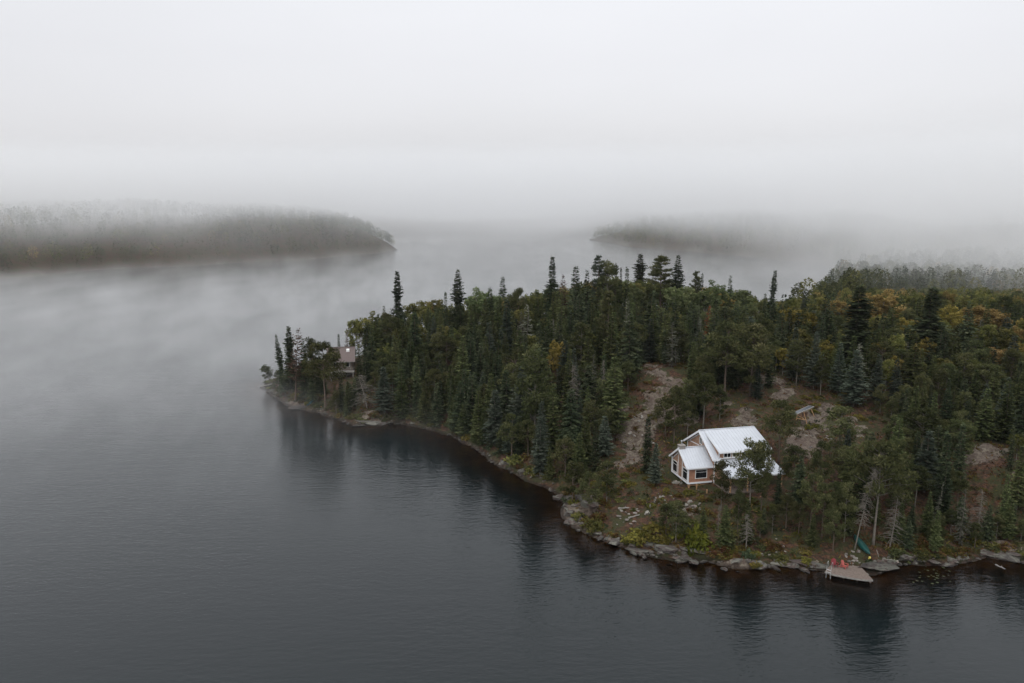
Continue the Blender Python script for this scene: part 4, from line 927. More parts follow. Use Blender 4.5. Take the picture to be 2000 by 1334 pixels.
def near_ok(x, y, r):
    ci, cj = int(x // cell), int(y // cell)
    for i in range(ci - 2, ci + 3):
        for j in range(cj - 2, cj + 3):
            for (a, b, q) in grid.get((i, j), ()):
                if (a - x) ** 2 + (b - y) ** 2 < (0.62 * (q + r)) ** 2: return False
    return True
def put(x, y, r): grid.setdefault((int(x // cell), int(y // cell)), []).append((x, y, r))
for a, b, r_ in hand: put(a, b, r_)
cand = np.stack([rng.uniform(-75, 235, 26000), rng.uniform(98, 360, 26000)], 1)
gh, gs = height(cand[:, 0], cand[:, 1]); cpx, cpy = proj(cand[:, 0], cand[:, 1], gh)
ok = (gs > np.where(cpx < 1090, 0.9, 1.6)) & (cpx > 500) & (cpx < 2110)
KD = {'spruce': 'dark spruce', 'slimspruce': 'narrow dark spruce', 'bluespruce': 'bluish spruce', 'fir': 'pointed green fir', 'pine': 'olive pine', 'whitepine': 'layered pine', 'birch_olive': 'olive-leaved birch', 'birch_green': 'green-leaved birch',
      'birch_yellow': 'yellow-leaved birch', 'birch_orange': 'orange-leaved birch', 'dead': 'bare dead tree', 'lichenspruce': 'lichen-grey dead tree'}
def where(px, py, far):
    if px < 640: return 'on the narrow point left of the brown roof'
    if px < 900:
        if py > 770: return 'at the left shore, right of the broad pale ledge'
        return 'in the stand directly right of the brown roofed cabin' if px < 760 else 'in the stand under the pointed lone skyline spruce'
    if px < 1215:
        if py > 850: return 'at the waterline of the curving left shore'
        if py > 760: return 'halfway up from the curving left shore'
        if py > 680: return 'around the small yellow and orange birches' if px < 1100 else 'left of the top of the bare slope'
        return 'below the crest left of the tall central spruce' if px < 1080 else 'below the crest under the feathery pine'
    if px < 1520 and py < 830:
        if py < 640: return 'on the crest under the broad spreading pine' if px < 1370 else 'on the crest left of the lone ragged spruce'
        if py < 720: return 'between the crest and the top of the bare slope' if px < 1380 else 'between the crest and the two large brown-green pines'
        return 'right behind the white roofed house'
    if far: return 'in the misty wood beyond the large orange birch' if px < 1850 else 'in the misty wood beyond the rounded orange birch'
    if py < 700: return 'behind the golden yellow birch' if px < 1690 else ('between the two broad dark spruces' if px < 1830 else 'right of the very broad dark spruce')
    if py < 800: return 'above and right of the solar panel' if px < 1720 else 'in the wood above the pale rock on the right slope'
    if px < 1560: return 'beside the right end of the house'
    if py < 900: return 'on the slope right of the solar panel' if px < 1800 else 'near the pale rock on the right slope'
    if py < 1010: return 'on the slope between the house and the canoe' if px < 1720 else 'in the wood below the pale rock'
    return 'on the bank above the dock' if px < 1720 else 'close behind the right shore'
left = []
order = np.argsort(cand[:, 1])
for i in order:
    if not ok[i]: continue
    x, y = cand[i]; z = gh[i]; px, py = cpx[i], cpy[i]
    if any(((px - a) / ra) ** 2 + ((py - b) / rb) ** 2 < 1 for a, b, ra, rb in open_e): continue
    if 28 < x < 46 and 115 < y < 138: continue
    u = rng.random(); far = y > 262
    if px < 640: zone = 'p'; kd = 'spruce' if u < .5 else 'pine'; H = rng.uniform(3, 6)
    elif px < 900: zone = 'a'; kd = 'spruce' if u < .80 else ('birch_olive' if u < .93 and py < 720 else 'pine'); H = rng.uniform(6.5, 14.5)
    elif px < 1215: zone = 'b'; kd = 'spruce' if u < .78 else (('birch_olive' if u < .85 else 'birch_yellow') if u < .88 and py < 720 else ('lichenspruce' if u > .97 else 'pine')); H = rng.uniform(6.5, 15)
    elif px < 1520 and py < 830:
        zone = 'c'; kd = ('spruce' if u < .50 else ('birch_green' if u < .74 else ('birch_olive' if u < .86 else 'pine'))) if py < 680 else ('spruce' if u < .62 else ('pine' if u < .94 else 'lichenspruce')); H = rng.uniform(6, 13)
    elif far: zone = 'f'; kd = 'spruce' if u < .30 else ('pine' if u < .45 else ('birch_orange' if u < .50 else ('birch_green' if u < .7 else 'birch_olive'))); H = rng.uniform(7, 13)
    elif py < 800 and px > 1500: zone = 'd'; kd = 'spruce' if u < .42 else ('birch_olive' if u < .66 else ('birch_yellow' if u < .78 else ('birch_orange' if u < .81 else ('lichenspruce' if u > .97 else 'pine')))); H = rng.uniform(8, 13)
    else: zone = 'e'; kd = 'spruce' if u < .58 else ('pine' if u < .88 else ('lichenspruce' if u < .93 else ('birch_olive' if u < .95 else 'dead'))); H = rng.uniform(6, 11.5)
    H *= 1.22 if rng.random() < .12 and kd == 'spruce' else 1
    if kd == 'spruce':
        q = rng.random(); kd = 'slimspruce' if q < .12 else ('bluespruce' if q > .92 else ('fir' if q < .55 else 'spruce'))
    if gs[i] < 7: H *= .62 if px > 1090 or px < 640 else .8
    H *= {'pine': .85, 'birch_olive': .82, 'birch_green': .85, 'birch_yellow': .85, 'birch_orange': .85}.get(kd, 1.06); w = rng.uniform(.95, 1.35)
    ty = proj(x, y, z + H)[1]; lim = np.interp(px, sk_x, sk_y) + rng.uniform(0, 14) + (rng.uniform(-32, 18) if px > 1520 else 0)
    if far: lim = rng.uniform(560, 605) if px > 1640 else 588
    if ty < lim:
        h = np.arange(2, H, .25); pt = proj(x, y, z + h)[1]; hh = h[pt >= lim]
        if not len(hh) or hh[-1] < 4.5: continue
        H = float(hh[-1]); ty = proj(x, y, z + H)[1]
    r_ = PROTO[kd][0][1] * H / PROTO[kd][0][0] * w; rp = r_ * F_PX / y
    if any(px + rp > a and px - rp < c_ and ty < d_ and py > b_ and py > d_ - 25 + (d_ - b_) * .0 for a, b_, c_, d_ in keep): continue
    if not near_ok(x, y, r_ * (1.15 if far else (.75 if px < 1215 and gs[i] < 9 else 1))): continue
    put(x, y, r_)
    nm = KN[kd][0]
    if COUNT.get(nm, 0) >= 296 or px > 2040: left.append((x, y, z, H, kd)); continue
    size = 'tall ' if H > 12 else ('short ' if H < 7.5 else '')
    lab = size + KD[kd] + ' ' + where(px, py, far)
    tree(kd, x, y, z, H, lab, group=lab.replace('spruce ', 'spruces ', 1).replace('fir ', 'firs ', 1).replace('pine ', 'pines ', 1).replace('birch ', 'birches ', 1).replace('dead tree ', 'dead trees ', 1), ws=w)
sh0 = [Vector((*at(*p), 0)) for p in near_px]
for (pa, pb, stp, off, h0_, h1_, kk, lab) in ((655, 1085, 2.0, (1.2, 4.2), 3.5, 7.5, ('fir', 'spruce', 'fir'), 'young fir close to the water on the curving left shore'), (1740, 2005, 3.0, (2.2, 5), 3, 5.5, ('fir', 'pine'), 'young tree on the bank of the right shore'), (1385, 1560, 3.2, (3.5, 9), 2.5, 5.5, ('pine', 'fir'), 'young tree on the bank between the lime green bush and the dock')):
    for p, q in zip(sh0, sh0[1:]):
        n_ = max(1, int((q - p).length / stp)); dd = (q - p).normalized(); nm_ = Vector((-dd.y, dd.x, 0))
        for k in range(n_):
            w_ = p.lerp(q, (k + rng.random()) / n_) + nm_ * rng.uniform(*off); px = proj(w_.x, w_.y, 0)[0]
            if not pa < px < pb or 695 < px < 765 or 1440 < px < 1500: continue
            zz, ss = height(np.array([w_.x]), np.array([w_.y]))
            if ss[0] < .9: continue
            kd = kk[int(rng.integers(len(kk)))]; l_ = lab.replace('young fir', 'young spruce') if kd == 'spruce' else (lab.replace('young tree', 'young fir') if kd == 'fir' else lab.replace('young tree', 'young pine'))
            tree(kd, w_.x, w_.y, float(zz[0]), rng.uniform(h0_, h1_), l_, group=l_.replace('fir ', 'firs ').replace('spruce ', 'spruces ').replace('pine ', 'pines '), ws=rng.uniform(1.1, 1.5))
print('trees', COUNT, 'left over', len(left))

# ------------------------------------------------------------------ bushes
def bush(kind, px, py, s, label, group=None, xyz=None, sz=1.0):
    x, y, z = xyz or hit(px, py); o = link('bush', random.choice(SHRUB[kind]), None, (x, y, z - .1), (0, 0, rng.uniform(0, 6.28)), (s, s, s * sz)); return tag(o, label, 'bush', group)
bush('lime', 1345, 1068, 2.35, 'bright lime green bush on the shore below the house', sz=1.35)
bush('juniper', 1275, 1052, 2.4, 'wide yellow-brown juniper between the fire ring and the shore slabs', sz=.8)
bush('juniper', 1235, 1050, 1.7, 'low juniper just left of the wide one below the fire ring', sz=.8)
bush('olive', 1528, 1098, 1.0, 'small green bush hanging over the rock left of the dock')
bush('spruce', 1700, 1104, .6, 'tiny dark bush on the rock right of the dock')
bush('brush', 1222, 818, 1.1, 'rounded rusty brown bush on the bare rock slope', sz=.6)
bush('olive', 1155, 1035, 1.5, 'green bush over the boulders left of the fire ring')
bush('pine', 1755, 1096, 1.3, 'dark green bush hanging over the water right of the dock')
bush('juniper', 583, 775, 1.6, 'mossy low bush on the point above the kayak', sz=.7)
bush('olive', 1005, 905, 1.6, 'green bush on the shore right behind the round boulder')
bush('olive', 1128, 1015, .9, 'tuft of green growing between the big shore boulders')
bush('brush', 735, 812, 1.5, 'brown bush above the pale flat rock of the left shore', sz=.6)
nb = 0
for (a, b, ra, rb, kinds, n, lab) in [(1230,960,80,45,('juniper','brush','olive'),34,'low autumn bush on the slope between the shore boulders and the house'),(1400,1000,110,45,('brush','olive','juniper'),36,'low brown bush in the clearing below the white roofed house'),
        (1500,1080,110,28,('brush','pine','brush','juniper'),30,'low bush on the bank between the lime green bush and the dock'),(1600,800,110,40,('brush','juniper'),24,'low rusty bush on the rocky rise around the solar panel'),(1260,790,60,60,('brush','juniper'),18,'low rusty bush on the bare rock slope left of the house'),
        (1850,1060,140,30,('olive','brush','pine'),44,'low bush along the right shore'),(900,820,160,60,('olive','pine','brush'),0,''),(590,770,60,18,('olive','juniper','brush'),20,'low bush on the narrow point')]:
    for _ in range(n):
        q = rng.uniform(0, 6.28); s = rng.uniform(0, 1) ** .5; x, y, z = hit(a + math.cos(q) * s * ra, b + math.sin(q) * s * rb)
        if z < .35: continue
        bush(random.choice(kinds), 0, 0, rng.uniform(.4, .95), lab, lab.replace('bush', 'bushes'), (x, y, z), rng.uniform(.45, .9))
sh_pts = [Vector((*at(*p), 0)) for p in near_px]
acc = 0
for p, q in zip(sh_pts, sh_pts[1:]):
    n = int((q - p).length / 1.5)
    for k in range(n):
        w_ = p.lerp(q, (k + rng.random()) / n); d = (q - p).normalized(); nrm = Vector((-d.y, d.x, 0)); w_ = w_ + nrm * rng.uniform(.9, 3.6)
        px = proj(w_.x, w_.y, 0)[0]
        if 1600 < px < 1730 or px > 2010 or (1090 < px < 1500 and rng.random() < .2): continue
        zz, ss = height(np.array([w_.x]), np.array([w_.y]))
        if ss[0] < .5: continue
        lab = 'bush fringing the left shore under the spruces' if px < 1090 else ('bush on the bank below the house' if px < 1610 else 'bush fringing the right shore')
        bush(random.choice(('olive', 'pine', 'juniper', 'brush', 'spruce') if px < 1090 or px > 1700 else ('pine', 'brush', 'brush', 'spruce', 'juniper')), 0, 0, rng.uniform(.5, 1.15), lab, lab.replace('bush', 'bushes', 1), (w_.x, w_.y, float(zz[0])), rng.uniform(.6, 1.1))

# ------------------------------------------------------------------ undergrowth on the open ground (beyond counting)
n = 170000
ux_ = rng.uniform(-75, 190, n); uy_ = rng.uniform(95, 300, n); uz_, us_ = height(ux_, uy_); upx, upy = proj(ux_, uy_, uz_)
den_ = fbm(ux_, uy_, 4, 3, 77); okk = (us_ > 1.2) & (upx > 500) & (upx < 2040) & (den_ > rng.uniform(-.9, .25, n))
rk2 = np.zeros(n)
for a, b, ra, rb in rock_e: rk2 = np.maximum(rk2, np.clip((1 - np.sqrt(((upx - a) / ra) ** 2 + ((upy - b) / rb) ** 2) + .1) * 2.5, 0, 1))
okk &= rng.random(n) > rk2 * .72
okk &= ~((upx > 1195) & (upx < 1262) & (upy > 993) & (upy < 1030))
P = np.stack([ux_, uy_, uz_ + .05], 1)[okk]; k = len(P); D = rng.normal(0, .7, (k, 3)); D[:, 2] = rng.uniform(.1, .9, k); Ln = rng.uniform(.2, .75, k)
tone = .42 + .5 * fbm(P[:, 0], P[:, 1], 7, 3, 91) + rng.normal(0, .2, k)
me = sprays(P, D, Ln, Ln * .2, tone, 'undergrowth', M['brush'], 1.0)
tag(link('undergrowth', me), 'brown and olive undergrowth covering the open ground between the trees', 'undergrowth', kind='stuff')

# low shrubs, heather and juniper mats: a mass of small mounds
n = 9000
sx_ = rng.uniform(-70, 180, n); sy_ = rng.uniform(98, 235, n); sz_, ss_ = height(sx_, sy_); spx, spy = proj(sx_, sy_, sz_)
q1 = fbm(sx_, sy_, 6, 3, 17); okk = (ss_ > .9) & (spx > 505) & (spx < 2040) & (q1 > rng.uniform(-.7, .5, n))
rr_ = np.zeros(n)
for a, b, ra, rb in rock_e: rr_ = np.maximum(rr_, np.clip((1.05 - np.sqrt(((spx - a) / ra) ** 2 + ((spy - b) / rb) ** 2)) * 3, 0, 1))
okk &= rng.random(n) > rr_ * .66
okk &= ~((spx > 1195) & (spx < 1262) & (spy > 993) & (spy < 1030)) & ~((spx > 1600) & (spx < 1712) & (spy > 1040)) & ~((spx > 1308) & (spx < 1530) & (spy > 900) & (spy < 962))
C0 = np.stack([sx_, sy_, sz_], 1)[okk]; q1 = q1[okk]; P = []; D = []; Ln = []; To = []; Mi = []
cls = np.clip(((fbm(C0[:, 0], C0[:, 1], 5, 3, 29) * 1.3 + .5 + rng.normal(0, .16, len(C0))) * 4).astype(int), 0, 3)
for c0, k in zip(C0, cls):
    rd = rng.uniform(.25, .75); m_ = int(46 * (rd / .5) ** 1.5); d = rng.normal(0, 1, (m_, 3)); d /= np.linalg.norm(d, axis=1, keepdims=True); d[:, 2] = np.abs(d[:, 2])
    P.append(c0 + d * rd * np.array([1, 1, .6]) * rng.uniform(.4, 1, (m_, 1))); D.append(d + rng.normal(0, .5, d.shape)); Ln.append(rng.uniform(.14, .34, m_)); To.append(np.clip(rng.normal(.5, .2) + rng.normal(0, .12, m_), 0, 1)); Mi.append(np.full(m_, k))
P = np.concatenate(P); Ln = np.concatenate(Ln)
me = sprays(P, np.concatenate(D), Ln, Ln * .26, np.concatenate(To), 'shrub_cover', M['brush'], 1.0); me.materials.clear()
for k in ('brush', 'juniper', 'pine', 'spruce'): me.materials.append(M[k])
me.polygons.foreach_set('material_index', np.concatenate(Mi).astype(np.int32)); me.update()
tag(link('shrub_cover', me), 'mats of low rusty, olive and dark green shrubs between the trees and rocks', 'shrub cover', kind='stuff')

# ------------------------------------------------------------------ boulders and stones
def rock_mesh(seed, m, flat=.7):
    import bmesh
    a = np.random.default_rng(seed); bm = bmesh.new(); bmesh.ops.create_icosphere(bm, subdivisions=3, radius=1)
    planes = [(v / np.linalg.norm(v), a.uniform(.5, .88)) for v in a.normal(0, 1, (18, 3))]
    for v in bm.verts:
        c_ = np.array(v.co)
        for nv, d in planes:
            e = c_ @ nv
            if e > d: c_ = c_ - nv * (e - d)
        c_ = c_ * (1 + .06 * a.normal() - .10 * (math.sin(c_[2] * 9 + c_[0] * 3) > .6)); v.co = Vector((c_[0] * 1.15, c_[1] * .95, c_[2] * flat))
    me = bpy.data.meshes.new('boulder'); bm.to_mesh(me); bm.free(); me.materials.append(m); return me
ROCKS = [rock_mesh(k, M['rock'], (.7, .55, .8, .5, .65, .75)[k]) for k in range(6)]; PALE = [rock_mesh(k + 30, M['palerock'], .6) for k in range(3)]
def rock(x, y, z, s, label, group=None, pale=False, sc=(1, 1, 1), rz=None, cat='boulder', name='boulder', tilt=0.2):
    o = link(name, random.choice(PALE if pale else ROCKS), None, (x, y, z), (rng.normal(0, tilt), rng.normal(0, tilt), rng.uniform(0, 6.28) if rz is None else rz), (s * sc[0], s * sc[1], s * sc[2])); return tag(o, label, cat, group)
def rp(px, py, s, label, dz=0., **k):
    x, y, z = hit(px, py); return rock(x, y, z + dz, s, label, **k)
rp(1300, 1074, 1.5, 'large flat lichen-grey slab, the biggest on the shore below the lime green bush', sc=(1.7, .9, .75), rz=R(-8), tilt=.05)
rp(1272, 1066, 1.15, 'lumpy grey boulder at the left end of the big slab', sc=(1.2, 1, .8))
rp(1370, 1083, 1.15, 'long low slab right of the biggest one, at the waterline', sc=(2.1, .8, .6), rz=R(-4), tilt=.05)
rp(1330, 1090, .95, 'reddish flat rock in the water in front of the big slab', sc=(1.6, .8, .45), rz=R(-10), tilt=.05)
rp(1312, 1084, .6, 'small reddish rock left of the flat one in the water', sc=(1.3, .8, .5))
rp(1334, 1078, .8, 'squarish grey boulder between the two long slabs')
rp(1137, 978, 1.9, 'tall smooth grey boulder with a dark crack on the shore', sc=(.75, 1.1, 1.3), rz=R(10), tilt=.1)
rp(1152, 985, 1.7, 'pinkish boulder right of the cracked grey one', sc=(.8, 1.1, 1.1))
rp(1118, 1022, 1.35, 'blocky boulder at the corner where the shore turns', sc=(1, 1.2, .9))
rp(1135, 1018, 1.0, 'pale lichen covered boulder right of the blocky one', sc=(.7, 1.2, .9))
rp(1112, 1005, .95, 'rounded boulder above the blocky one at the shore corner')
rp(1105, 988, .7, 'small boulder where the stony shore begins')
rp(1203, 1060, 1.2, 'dark angular boulder at the water below the low juniper', sc=(1.4, .8, .7))
rp(1246, 1078, 1.3, 'long dark ledge at the water below the wide juniper', sc=(2, .8, .5), rz=R(-25), tilt=.05)
rp(982, 905, .95, 'rounded grey boulder standing out on the left shore', sc=(1, 1, 1.2))
rp(590, 797, 1.9, 'pale pink sloping rock under the teal kayak', sc=(2.2, 1, .45), rz=R(12), tilt=.04)
rp(722, 826, 1.5, 'broad pale ledge on the left shore below the dead tree', sc=(2.6, 1, .6), rz=R(-5), tilt=.04)
rp(700, 833, 1.0, 'rock at the left end of the broad pale ledge', sc=(1.6, .9, .5))
rp(1716, 1110, 1.7, 'dark sloping bedrock hump directly right of the dock', sc=(1.7, 1.0, .42), rz=R(14), tilt=.05)
rp(1585, 1106, 1.6, 'dark sloping bedrock hump directly left of the dock', sc=(2.0, .8, .45), rz=R(-10), tilt=.05)
rp(1530, 1105, 1.5, 'flat reddish ledge second left of the dock', sc=(2.2, .7, .45), rz=R(-2), tilt=.04)
rp(1480, 1106, 1.0, 'cluster-leading boulder at the small notch in the bank', sc=(1.1, .9, .7))
rp(1770, 1090, 1.5, 'rounded striped boulder on the right shore beside the dark bush', sc=(1.4, .9, .7))
rp(1858, 1098, .95, 'reddish wedge boulder at the waterline of the right shore', sc=(1, .8, .8))
rp(1885, 1090, .7, 'flat pale boulder right of the wedge boulder')
rp(1955, 1085, 1.4, 'broad low rock near the right edge of the shore', sc=(1.8, .9, .5))
rp(1735, 1098, .0001 + .9, 'pale split slab lying at the top of the right bedrock hump', sc=(1.6, .5, .3), rz=R(-30), pale=True)
wx_, wy_ = at(1747, 1110); rock(wx_, wy_, .02, .5, 'small rock just out of the water right of the bedrock hump', sc=(1.2, .8, .5), pale=True)
def around(n, a, b, ra, rb, s0, s1, label, group, pale=True, **k):
    for _ in range(n):
        q = rng.uniform(0, 6.28); s = rng.uniform(0, 1) ** .5; x, y, z = hit(a + math.cos(q) * s * ra, b + math.sin(q) * s * rb); ss = rng.uniform(s0, s1); rock(x, y, z + ss * .15, ss, label, group, pale, **k)
for px, py, s in ((1208,1010,.42),(1213,1001,.3),(1222,1002,.25),(1232,998,.2),(1241,1004,.34),(1246,1002,.28),(1224,1017,.4),(1229,1013,.28),(1238,1021,.34),(1232,1026,.22),(1243,996,.25),(1218,1023,.18),(1205,1027,.18),(1228,1006,.2),(1212,1016,.15)):
    x, y, z = hit(px, py); rock(x, y, z + s * .3, s, 'white stone of the scattered ring on the cleared ground', 'white stones of the fire ring', True, cat='stone', name='stone', sc=(1.2, .9, .8))
rp(1264, 1004, .85, 'white upright rock right of the fire ring', sc=(.8, .6, 1.1), pale=True, tilt=.1); rp(1270, 992, .45, 'narrow white stone leaning on top of the white upright rock', pale=True, sc=(.6, .6, 1.4), dz=.2)
around(14, 1295, 978, 22, 12, .15, .32, 'pale grey stone in the small heap left of the deck posts', 'pale stones left of the deck posts', name='stone', cat='stone')
around(18, 1345, 992, 26, 12, .18, .42, 'pale lichen stone in the heap below the wing of the house', 'pale stones below the house', name='stone', cat='stone')
around(10, 1325, 945, 12, 5, .2, .4, 'whitish stone under the left wing of the house', 'whitish stones under the left wing', name='stone', cat='stone')
around(16, 1668, 1088, 16, 16, .15, .35, 'pale flat stone on the path between the chairs and the canoe', 'pale stones behind the dock', name='stone', cat='stone')
around(14, 1600, 860, 36, 26, .15, .4, 'pale stone on the rocky slope below the solar panel', 'pale stones below the solar panel', name='stone', cat='stone')
around(16, 1250, 845, 36, 45, .2, .5, 'lichen-pale stone on the bare slope left of the house', 'pale stones on the bare slope', name='stone', cat='stone')
around(18, 1735, 1104, 34, 8, .25, .6, 'broken dark rock beside the bedrock hump right of the dock', 'broken rocks right of the dock', False)
around(16, 1570, 1106, 40, 5, .25, .6, 'broken dark rock beside the bedrock hump left of the dock', 'broken rocks left of the dock', False)
around(16, 1300, 1088, 60, 7, .25, .6, 'broken rock at the foot of the big grey slabs', 'broken rocks below the big slabs', False)
around(12, 1505, 1075, 60, 22, .15, .4, 'small pale stone on the brown bank left of the dock', 'pale stones on the brown bank', name='stone', cat='stone')
nr = 0
for j, (p, q) in enumerate(zip(sh_pts, sh_pts[1:])):
    Ls = (q - p).length; px0 = near_px[j][0]; step = .95 if px0 < 1090 else .85; n = int(Ls / step)
    for k in range(n):
        w_ = p.lerp(q, (k + rng.random()) / n); d = (q - p).normalized(); nrm = Vector((-d.y, d.x, 0)); big = px0 > 1090
        w_ = w_ + nrm * rng.normal(.35, .55); px = proj(w_.x, w_.y, 0)[0]
        if 1606 < px < 1712 or px > 2015 or nr >= 290: continue
        s = (.22 + .42 * rng.random() ** 2 if not big else .25 + .8 * rng.random() ** 1.7) * (1.45 if rng.random() < .12 else 1)
        lab = 'boulder in the stony rim of the point' if px < 640 else ('boulder in the stony rim of the curving left shore' if px < 1090 else ('boulder in the rocky rim of the shore between the corner and the dock' if px < 1610 else 'boulder in the rim of the right shore'))
        zz = gz(w_.x, w_.y); rock(w_.x, w_.y, max(zz, -.15) + s * .08, s, lab, lab.replace('boulder', 'boulders', 1), sc=(rng.uniform(1, 1.9), rng.uniform(.7, 1), rng.uniform(.45, .8))); nr += 1

# ------------------------------------------------------------------ logs and water weeds
def log(pa, pb, r0, label, m='grey', z=None, cat='log'):
    a = Vector(hit(*pa)) if z is None else Vector((*at(*pa, z), z)); b = Vector(hit(*pb)) if z is None else Vector((*at(*pb, z), z)); a.z += r0 * .8; b.z += r0 * .8; c_ = (a + b) / 2
    mb = MB(); n = 6; mb.tube([a.lerp(b, i / n) - c_ + Vector((0, 0, .04 * math.sin(i * 2))) for i in range(n + 1)], [r0 * (1 - .35 * i / n) for i in range(n + 1)], 7)
    mb.tube([a.lerp(b, .6) - c_, a.lerp(b, .6) - c_ + Vector((.15, .1, r0 * 2.4))], [r0 * .3, r0 * .15], 5); o = link('log', mb.mesh('log', M[m]), None, tuple(c_)); return tag(o, label, cat)
log((1207, 997), (1229, 996), .14, 'grey log lying behind the white stones of the fire ring')
log((1229, 1016), (1249, 1009), .13, 'grey log lying in front of the fire ring')
log((508, 757), (553, 746), .16, 'bleached fallen trunk reaching into the water at the tip of the point')
log((1920, 1085), (1985, 1080), .09, 'long thin pale pole lying along the right shore')
log((1712, 1076), (1716, 1090), .05, 'thin broken branch sticking up right of the canoe')
log((1944, 1104), (1963, 1112), .10, 'pale log floating in the water near the right edge', z=-.03)
log((1665, 1108), (1697, 1124), .07, 'pale pole along the right side of the dock')
log((1737, 1092), (1752, 1102), .08, 'grey pole lying on the split slab right of the dock')
P = []; V = []; Fc = []
mb = MB()
for _ in range(28):
    x, y = at(1828 + rng.normal(0, 22), 1124 + rng.normal(0, 9), .02); rr = rng.uniform(.08, .2); a0_ = rng.uniform(0, 6.28); n = 9
    mb.poly([(x, y, .018)] + [(x + rr * math.cos(a0_ + i * 5.6 / n), y + rr * math.sin(a0_ + i * 5.6 / n), .02) for i in range(n + 1)], [(0, i + 1, i + 2) for i in range(n)])
tag(mb.build('lily_pads', M['pad']), 'yellow-green lily pads floating off the right shore', 'lily pads', kind='stuff')

# ------------------------------------------------------------------ the far woods, each one mass
def far_wood(name, label, x0, x1, y0, y1, sp, which, extra=(), seed=1, hs=1.0, dens=1.0, bs=1.0, px_lim=(-260, 2260)):
    r = np.random.default_rng(seed); n = int((x1 - x0) * (y1 - y0) / (sp * sp)); x = r.uniform(x0, x1, n); y = r.uniform(y0, y1, n); z, s = height(x, y)
    si = sdist(which, x, y); px, py = proj(x, y, z + 8); ok = (s > 2) & (si > 1) & (px > px_lim[0]) & (px < px_lim[1])
    q = fbm(x, y, 40, 3, 5); x, y, z, q = x[ok], y[ok], z[ok], q[ok]; H = r.uniform(7, 14, len(x)) * hs * (1 + .2 * q)
    kind = np.where(r.random(len(x)) < .52 + .5 * q, 0, np.where(r.random(len(x)) < .4, 2, 1))
    e = np.array([(a, b, c_, h, 0 if 'spruce' in k else (1 if 'pine' in k else 2)) for a, b, c_, h, k in extra]).reshape(-1, 5)
    x = np.r_[x, e[:, 0]]; y = np.r_[y, e[:, 1]]; z = np.r_[z, e[:, 2]]; H = np.r_[H, e[:, 3]]; kind = np.r_[kind, e[:, 4].astype(int)]
    Ps = []; Ds = []; Ls = []; Ws = []; Ts = []; Mi = []
    hue = np.where(kind == 2, np.where(r.random(len(x)) < .10, 3, 2), kind)
    for k in (0, 1, 2):
        I = np.where(kind == k)[0]
        if not len(I): continue
        m_ = int((54, 50, 60)[k] * dens); f = r.uniform(0, 1, (len(I), m_)); az = r.uniform(0, 6.283, (len(I), m_)); h = H[I][:, None]
        if k == 0: rad = (1 - f) ** .9 * .17 * h + .12; rr = rad * r.uniform(.3, 1, f.shape); zz = h * (.06 + .94 * f); dz_ = -.25 + .5 * f; ln = .10 * h * r.uniform(.6, 1.2, f.shape) * (1.05 - .55 * f) + .25; wd = .2
        else: rad = np.sin(np.pi * np.clip(.16 + .82 * f, 0, 1)) ** .7 * (.2 if k == 1 else .25) * h; rr = rad * r.uniform(.3, 1, f.shape) ** .6; zz = h * (.3 + .68 * f); dz_ = r.normal(.1, .7, f.shape); ln = .10 * h * r.uniform(.6, 1.3, f.shape); wd = .33
        Ps.append(np.stack([x[I][:, None] + np.cos(az) * rr, y[I][:, None] + np.sin(az) * rr, z[I][:, None] + zz], -1).reshape(-1, 3))
        Ds.append(np.stack([np.cos(az), np.sin(az), dz_ + 0 * az], -1).reshape(-1, 3)); Ls.append(ln.ravel() * bs); Ws.append((ln * wd * bs).ravel())
        Ts.append(np.repeat(np.clip(r.normal(.5, .2, len(I)), 0, 1), m_) + r.normal(0, .1, len(I) * m_)); Mi.append(np.repeat(hue[I], m_))
    P = np.concatenate(Ps); D = np.concatenate(Ds); Ln = np.concatenate(Ls); Wd = np.concatenate(Ws); To = np.concatenate(Ts); Mi = np.concatenate(Mi)
    global rng
    me = sprays(P, D, Ln, Wd, To, name, M['spruce'], .8)
    me.materials.clear()
    for k in ('spruce', 'pine', 'olive', 'orange'): me.materials.append(M[k])
    me.polygons.foreach_set('material_index', Mi.astype(np.int32)); me.update()
    tag(link(name, me), label, 'woodland', kind='stuff'); print(name, len(x), len(P))
far_wood('left_shore_woodland', 'misty wooded hillside along the far left shore', -640, -90, 430, 1150, 6.0, P_left, seed=2, dens=1.7, bs=.8)
far_wood('misty_woodland', 'misty wood behind the last clear trees on the right', 60, 500, 315, 500, 4.5, P_main, extra=left, seed=3, dens=4.5, bs=.75)
far_wood('right_shore_woodland', 'wood fading into mist behind the bay on the right', 60, 900, 500, 1100, 6.6, P_main, seed=6, dens=1.7, bs=.75)
far_wood('distant_shore_woodland', 'faint wood closing the lake in the far distance', -900, 1000, 1380, 1600, 9, P_far, seed=4, hs=1.2, dens=.6)

# ------------------------------------------------------------------ haze
m, t, o = mat('haze'); pv = t.nodes.new('ShaderNodeVolumePrincipled'); pv.inputs['Color'].default_value = (0.93, 0.93, 0.955, 1); pv.inputs['Density'].default_value = 0.00005; pv.inputs['Anisotropy'].default_value = 0.4
t.links.new(pv.outputs[0], o.inputs['Volume'])
hb = MB().box(-3300, -500, -9, 3300, 4700, 92).build('haze', m); tag(hb, kind='stuff')

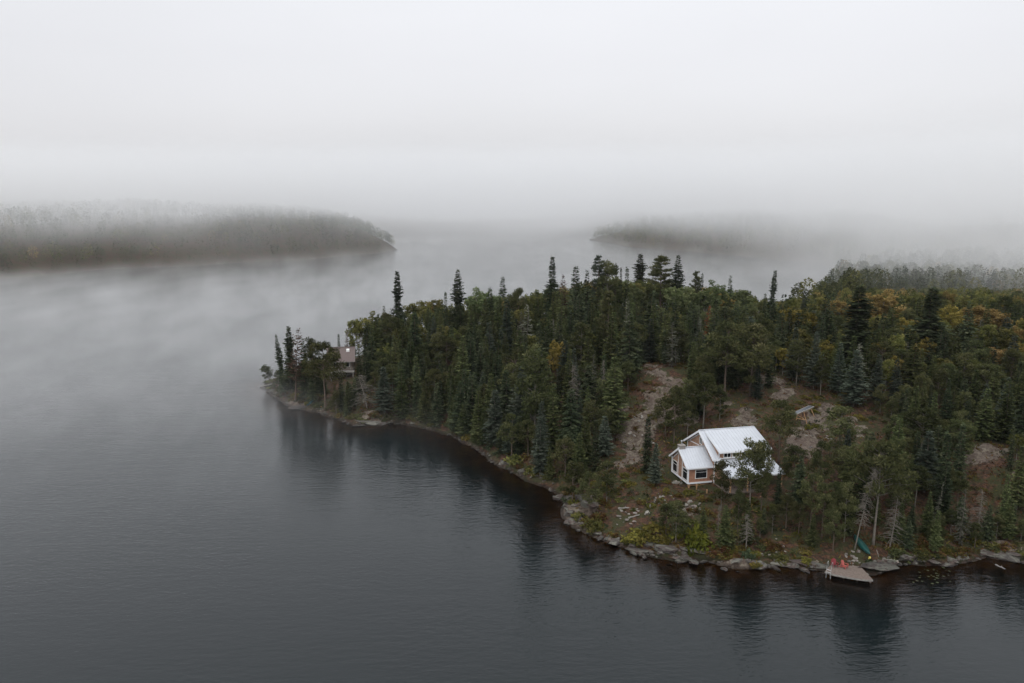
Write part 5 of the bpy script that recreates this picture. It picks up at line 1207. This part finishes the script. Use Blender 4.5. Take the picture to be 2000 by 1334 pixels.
# mist: a cloud deck low over the hills, thinner air under it, and wisps drifting on the lake
def mist(name, box, rate, build):
    m, t, o = mat(name); g = t.nodes.new('ShaderNodeTexCoord'); pv = t.nodes.new('ShaderNodeVolumePrincipled'); pv.inputs['Color'].default_value = (0.99, 0.99, 0.99, 1); pv.inputs['Anisotropy'].default_value = 0.35
    sx = N(t, 'ShaderNodeSeparateXYZ'); t.links.new(g.outputs['Object'], sx.inputs[0])
    def mr_(v, a, b, c, d):
        n = N(t, 'ShaderNodeMapRange', interpolation_type='SMOOTHSTEP'); t.links.new(v, n.inputs[0])
        for i, q in enumerate((a, b, c, d)): n.inputs[i + 1].default_value = q
        return n.outputs[0]
    def nz_(sx_, sy_, sz_, rot, sc, det=4):
        mp = N(t, 'ShaderNodeMapping'); mp.inputs['Scale'].default_value = (sx_, sy_, sz_); mp.inputs['Rotation'].default_value = (0, 0, R(rot)); t.links.new(g.outputs['Object'], mp.inputs[0]); return noise(t, mp.outputs[0], sc, det, 0.62)
    t.links.new(build(t, sx.outputs, mr_, nz_), pv.inputs['Density']); t.links.new(pv.outputs[0], o.inputs['Volume']); m.cycles.volume_step_rate = rate
    tag(MB().box(*box).build(name, m), kind='stuff')
def far_mist(t, X_, mr_, nz_):
    n1 = mr_(nz_(1, 0.6, 1.5, 0, 0.0075), 0.40, 0.62, 0.5, 1.25); n2 = mr_(nz_(1, .6, 2, 20, 0.004, 2), .35, .65, -11, 11)
    zq = math_(t, 'ADD', X_[2], n2)
    deck = math_(t, 'MULTIPLY', mr_(X_[1], 380, 640, 0.0, 0.0090), mr_(zq, 22, 44, 0.0, 1.0))
    low = math_(t, 'ADD', math_(t, 'MULTIPLY', mr_(X_[1], 230, 650, 0.0, 0.00065), n1), mr_(X_[1], 700, 1150, 0.0, 0.0014))
    right = math_(t, 'MULTIPLY', math_(t, 'MULTIPLY', mr_(X_[0], 122, 205, 0.0, 0.0100), mr_(X_[1], 222, 345, 0.0, 1.0)), math_(t, 'MULTIPLY', n1, mr_(X_[1], 460, 600, 1.0, 0.0)))
    return math_(t, 'ADD', math_(t, 'ADD', deck, low), right)
mist('mist', (-1400, 170, 0.3, 1400, 2600, 85), 0.12, far_mist)
def low_mist(t, X_, mr_, nz_):
    n1 = mr_(nz_(1, .38, .5, -38, 0.055, 6), 0.38, 0.70, 0.55, 1.9); side = math_(t, 'ADD', mr_(X_[0], 15, -90, 0.0, 1.3), math_(t, 'MULTIPLY', mr_(X_[0], 40, -60, .9, 0.0), mr_(X_[1], 285, 370, 0.0, 1.0))); far = math_(t, 'MULTIPLY', mr_(X_[1], 72, 235, 0.0, 1.15), mr_(X_[1], 380, 560, 1.0, .35))
    return math_(t, 'MULTIPLY', math_(t, 'MULTIPLY', math_(t, 'MULTIPLY', n1, side), far), mr_(X_[2], 10, 1, 0.0, 0.0064))
mist('lake_mist', (-700, 70, 0.2, 330, 950, 10.5), 0.12, low_mist)
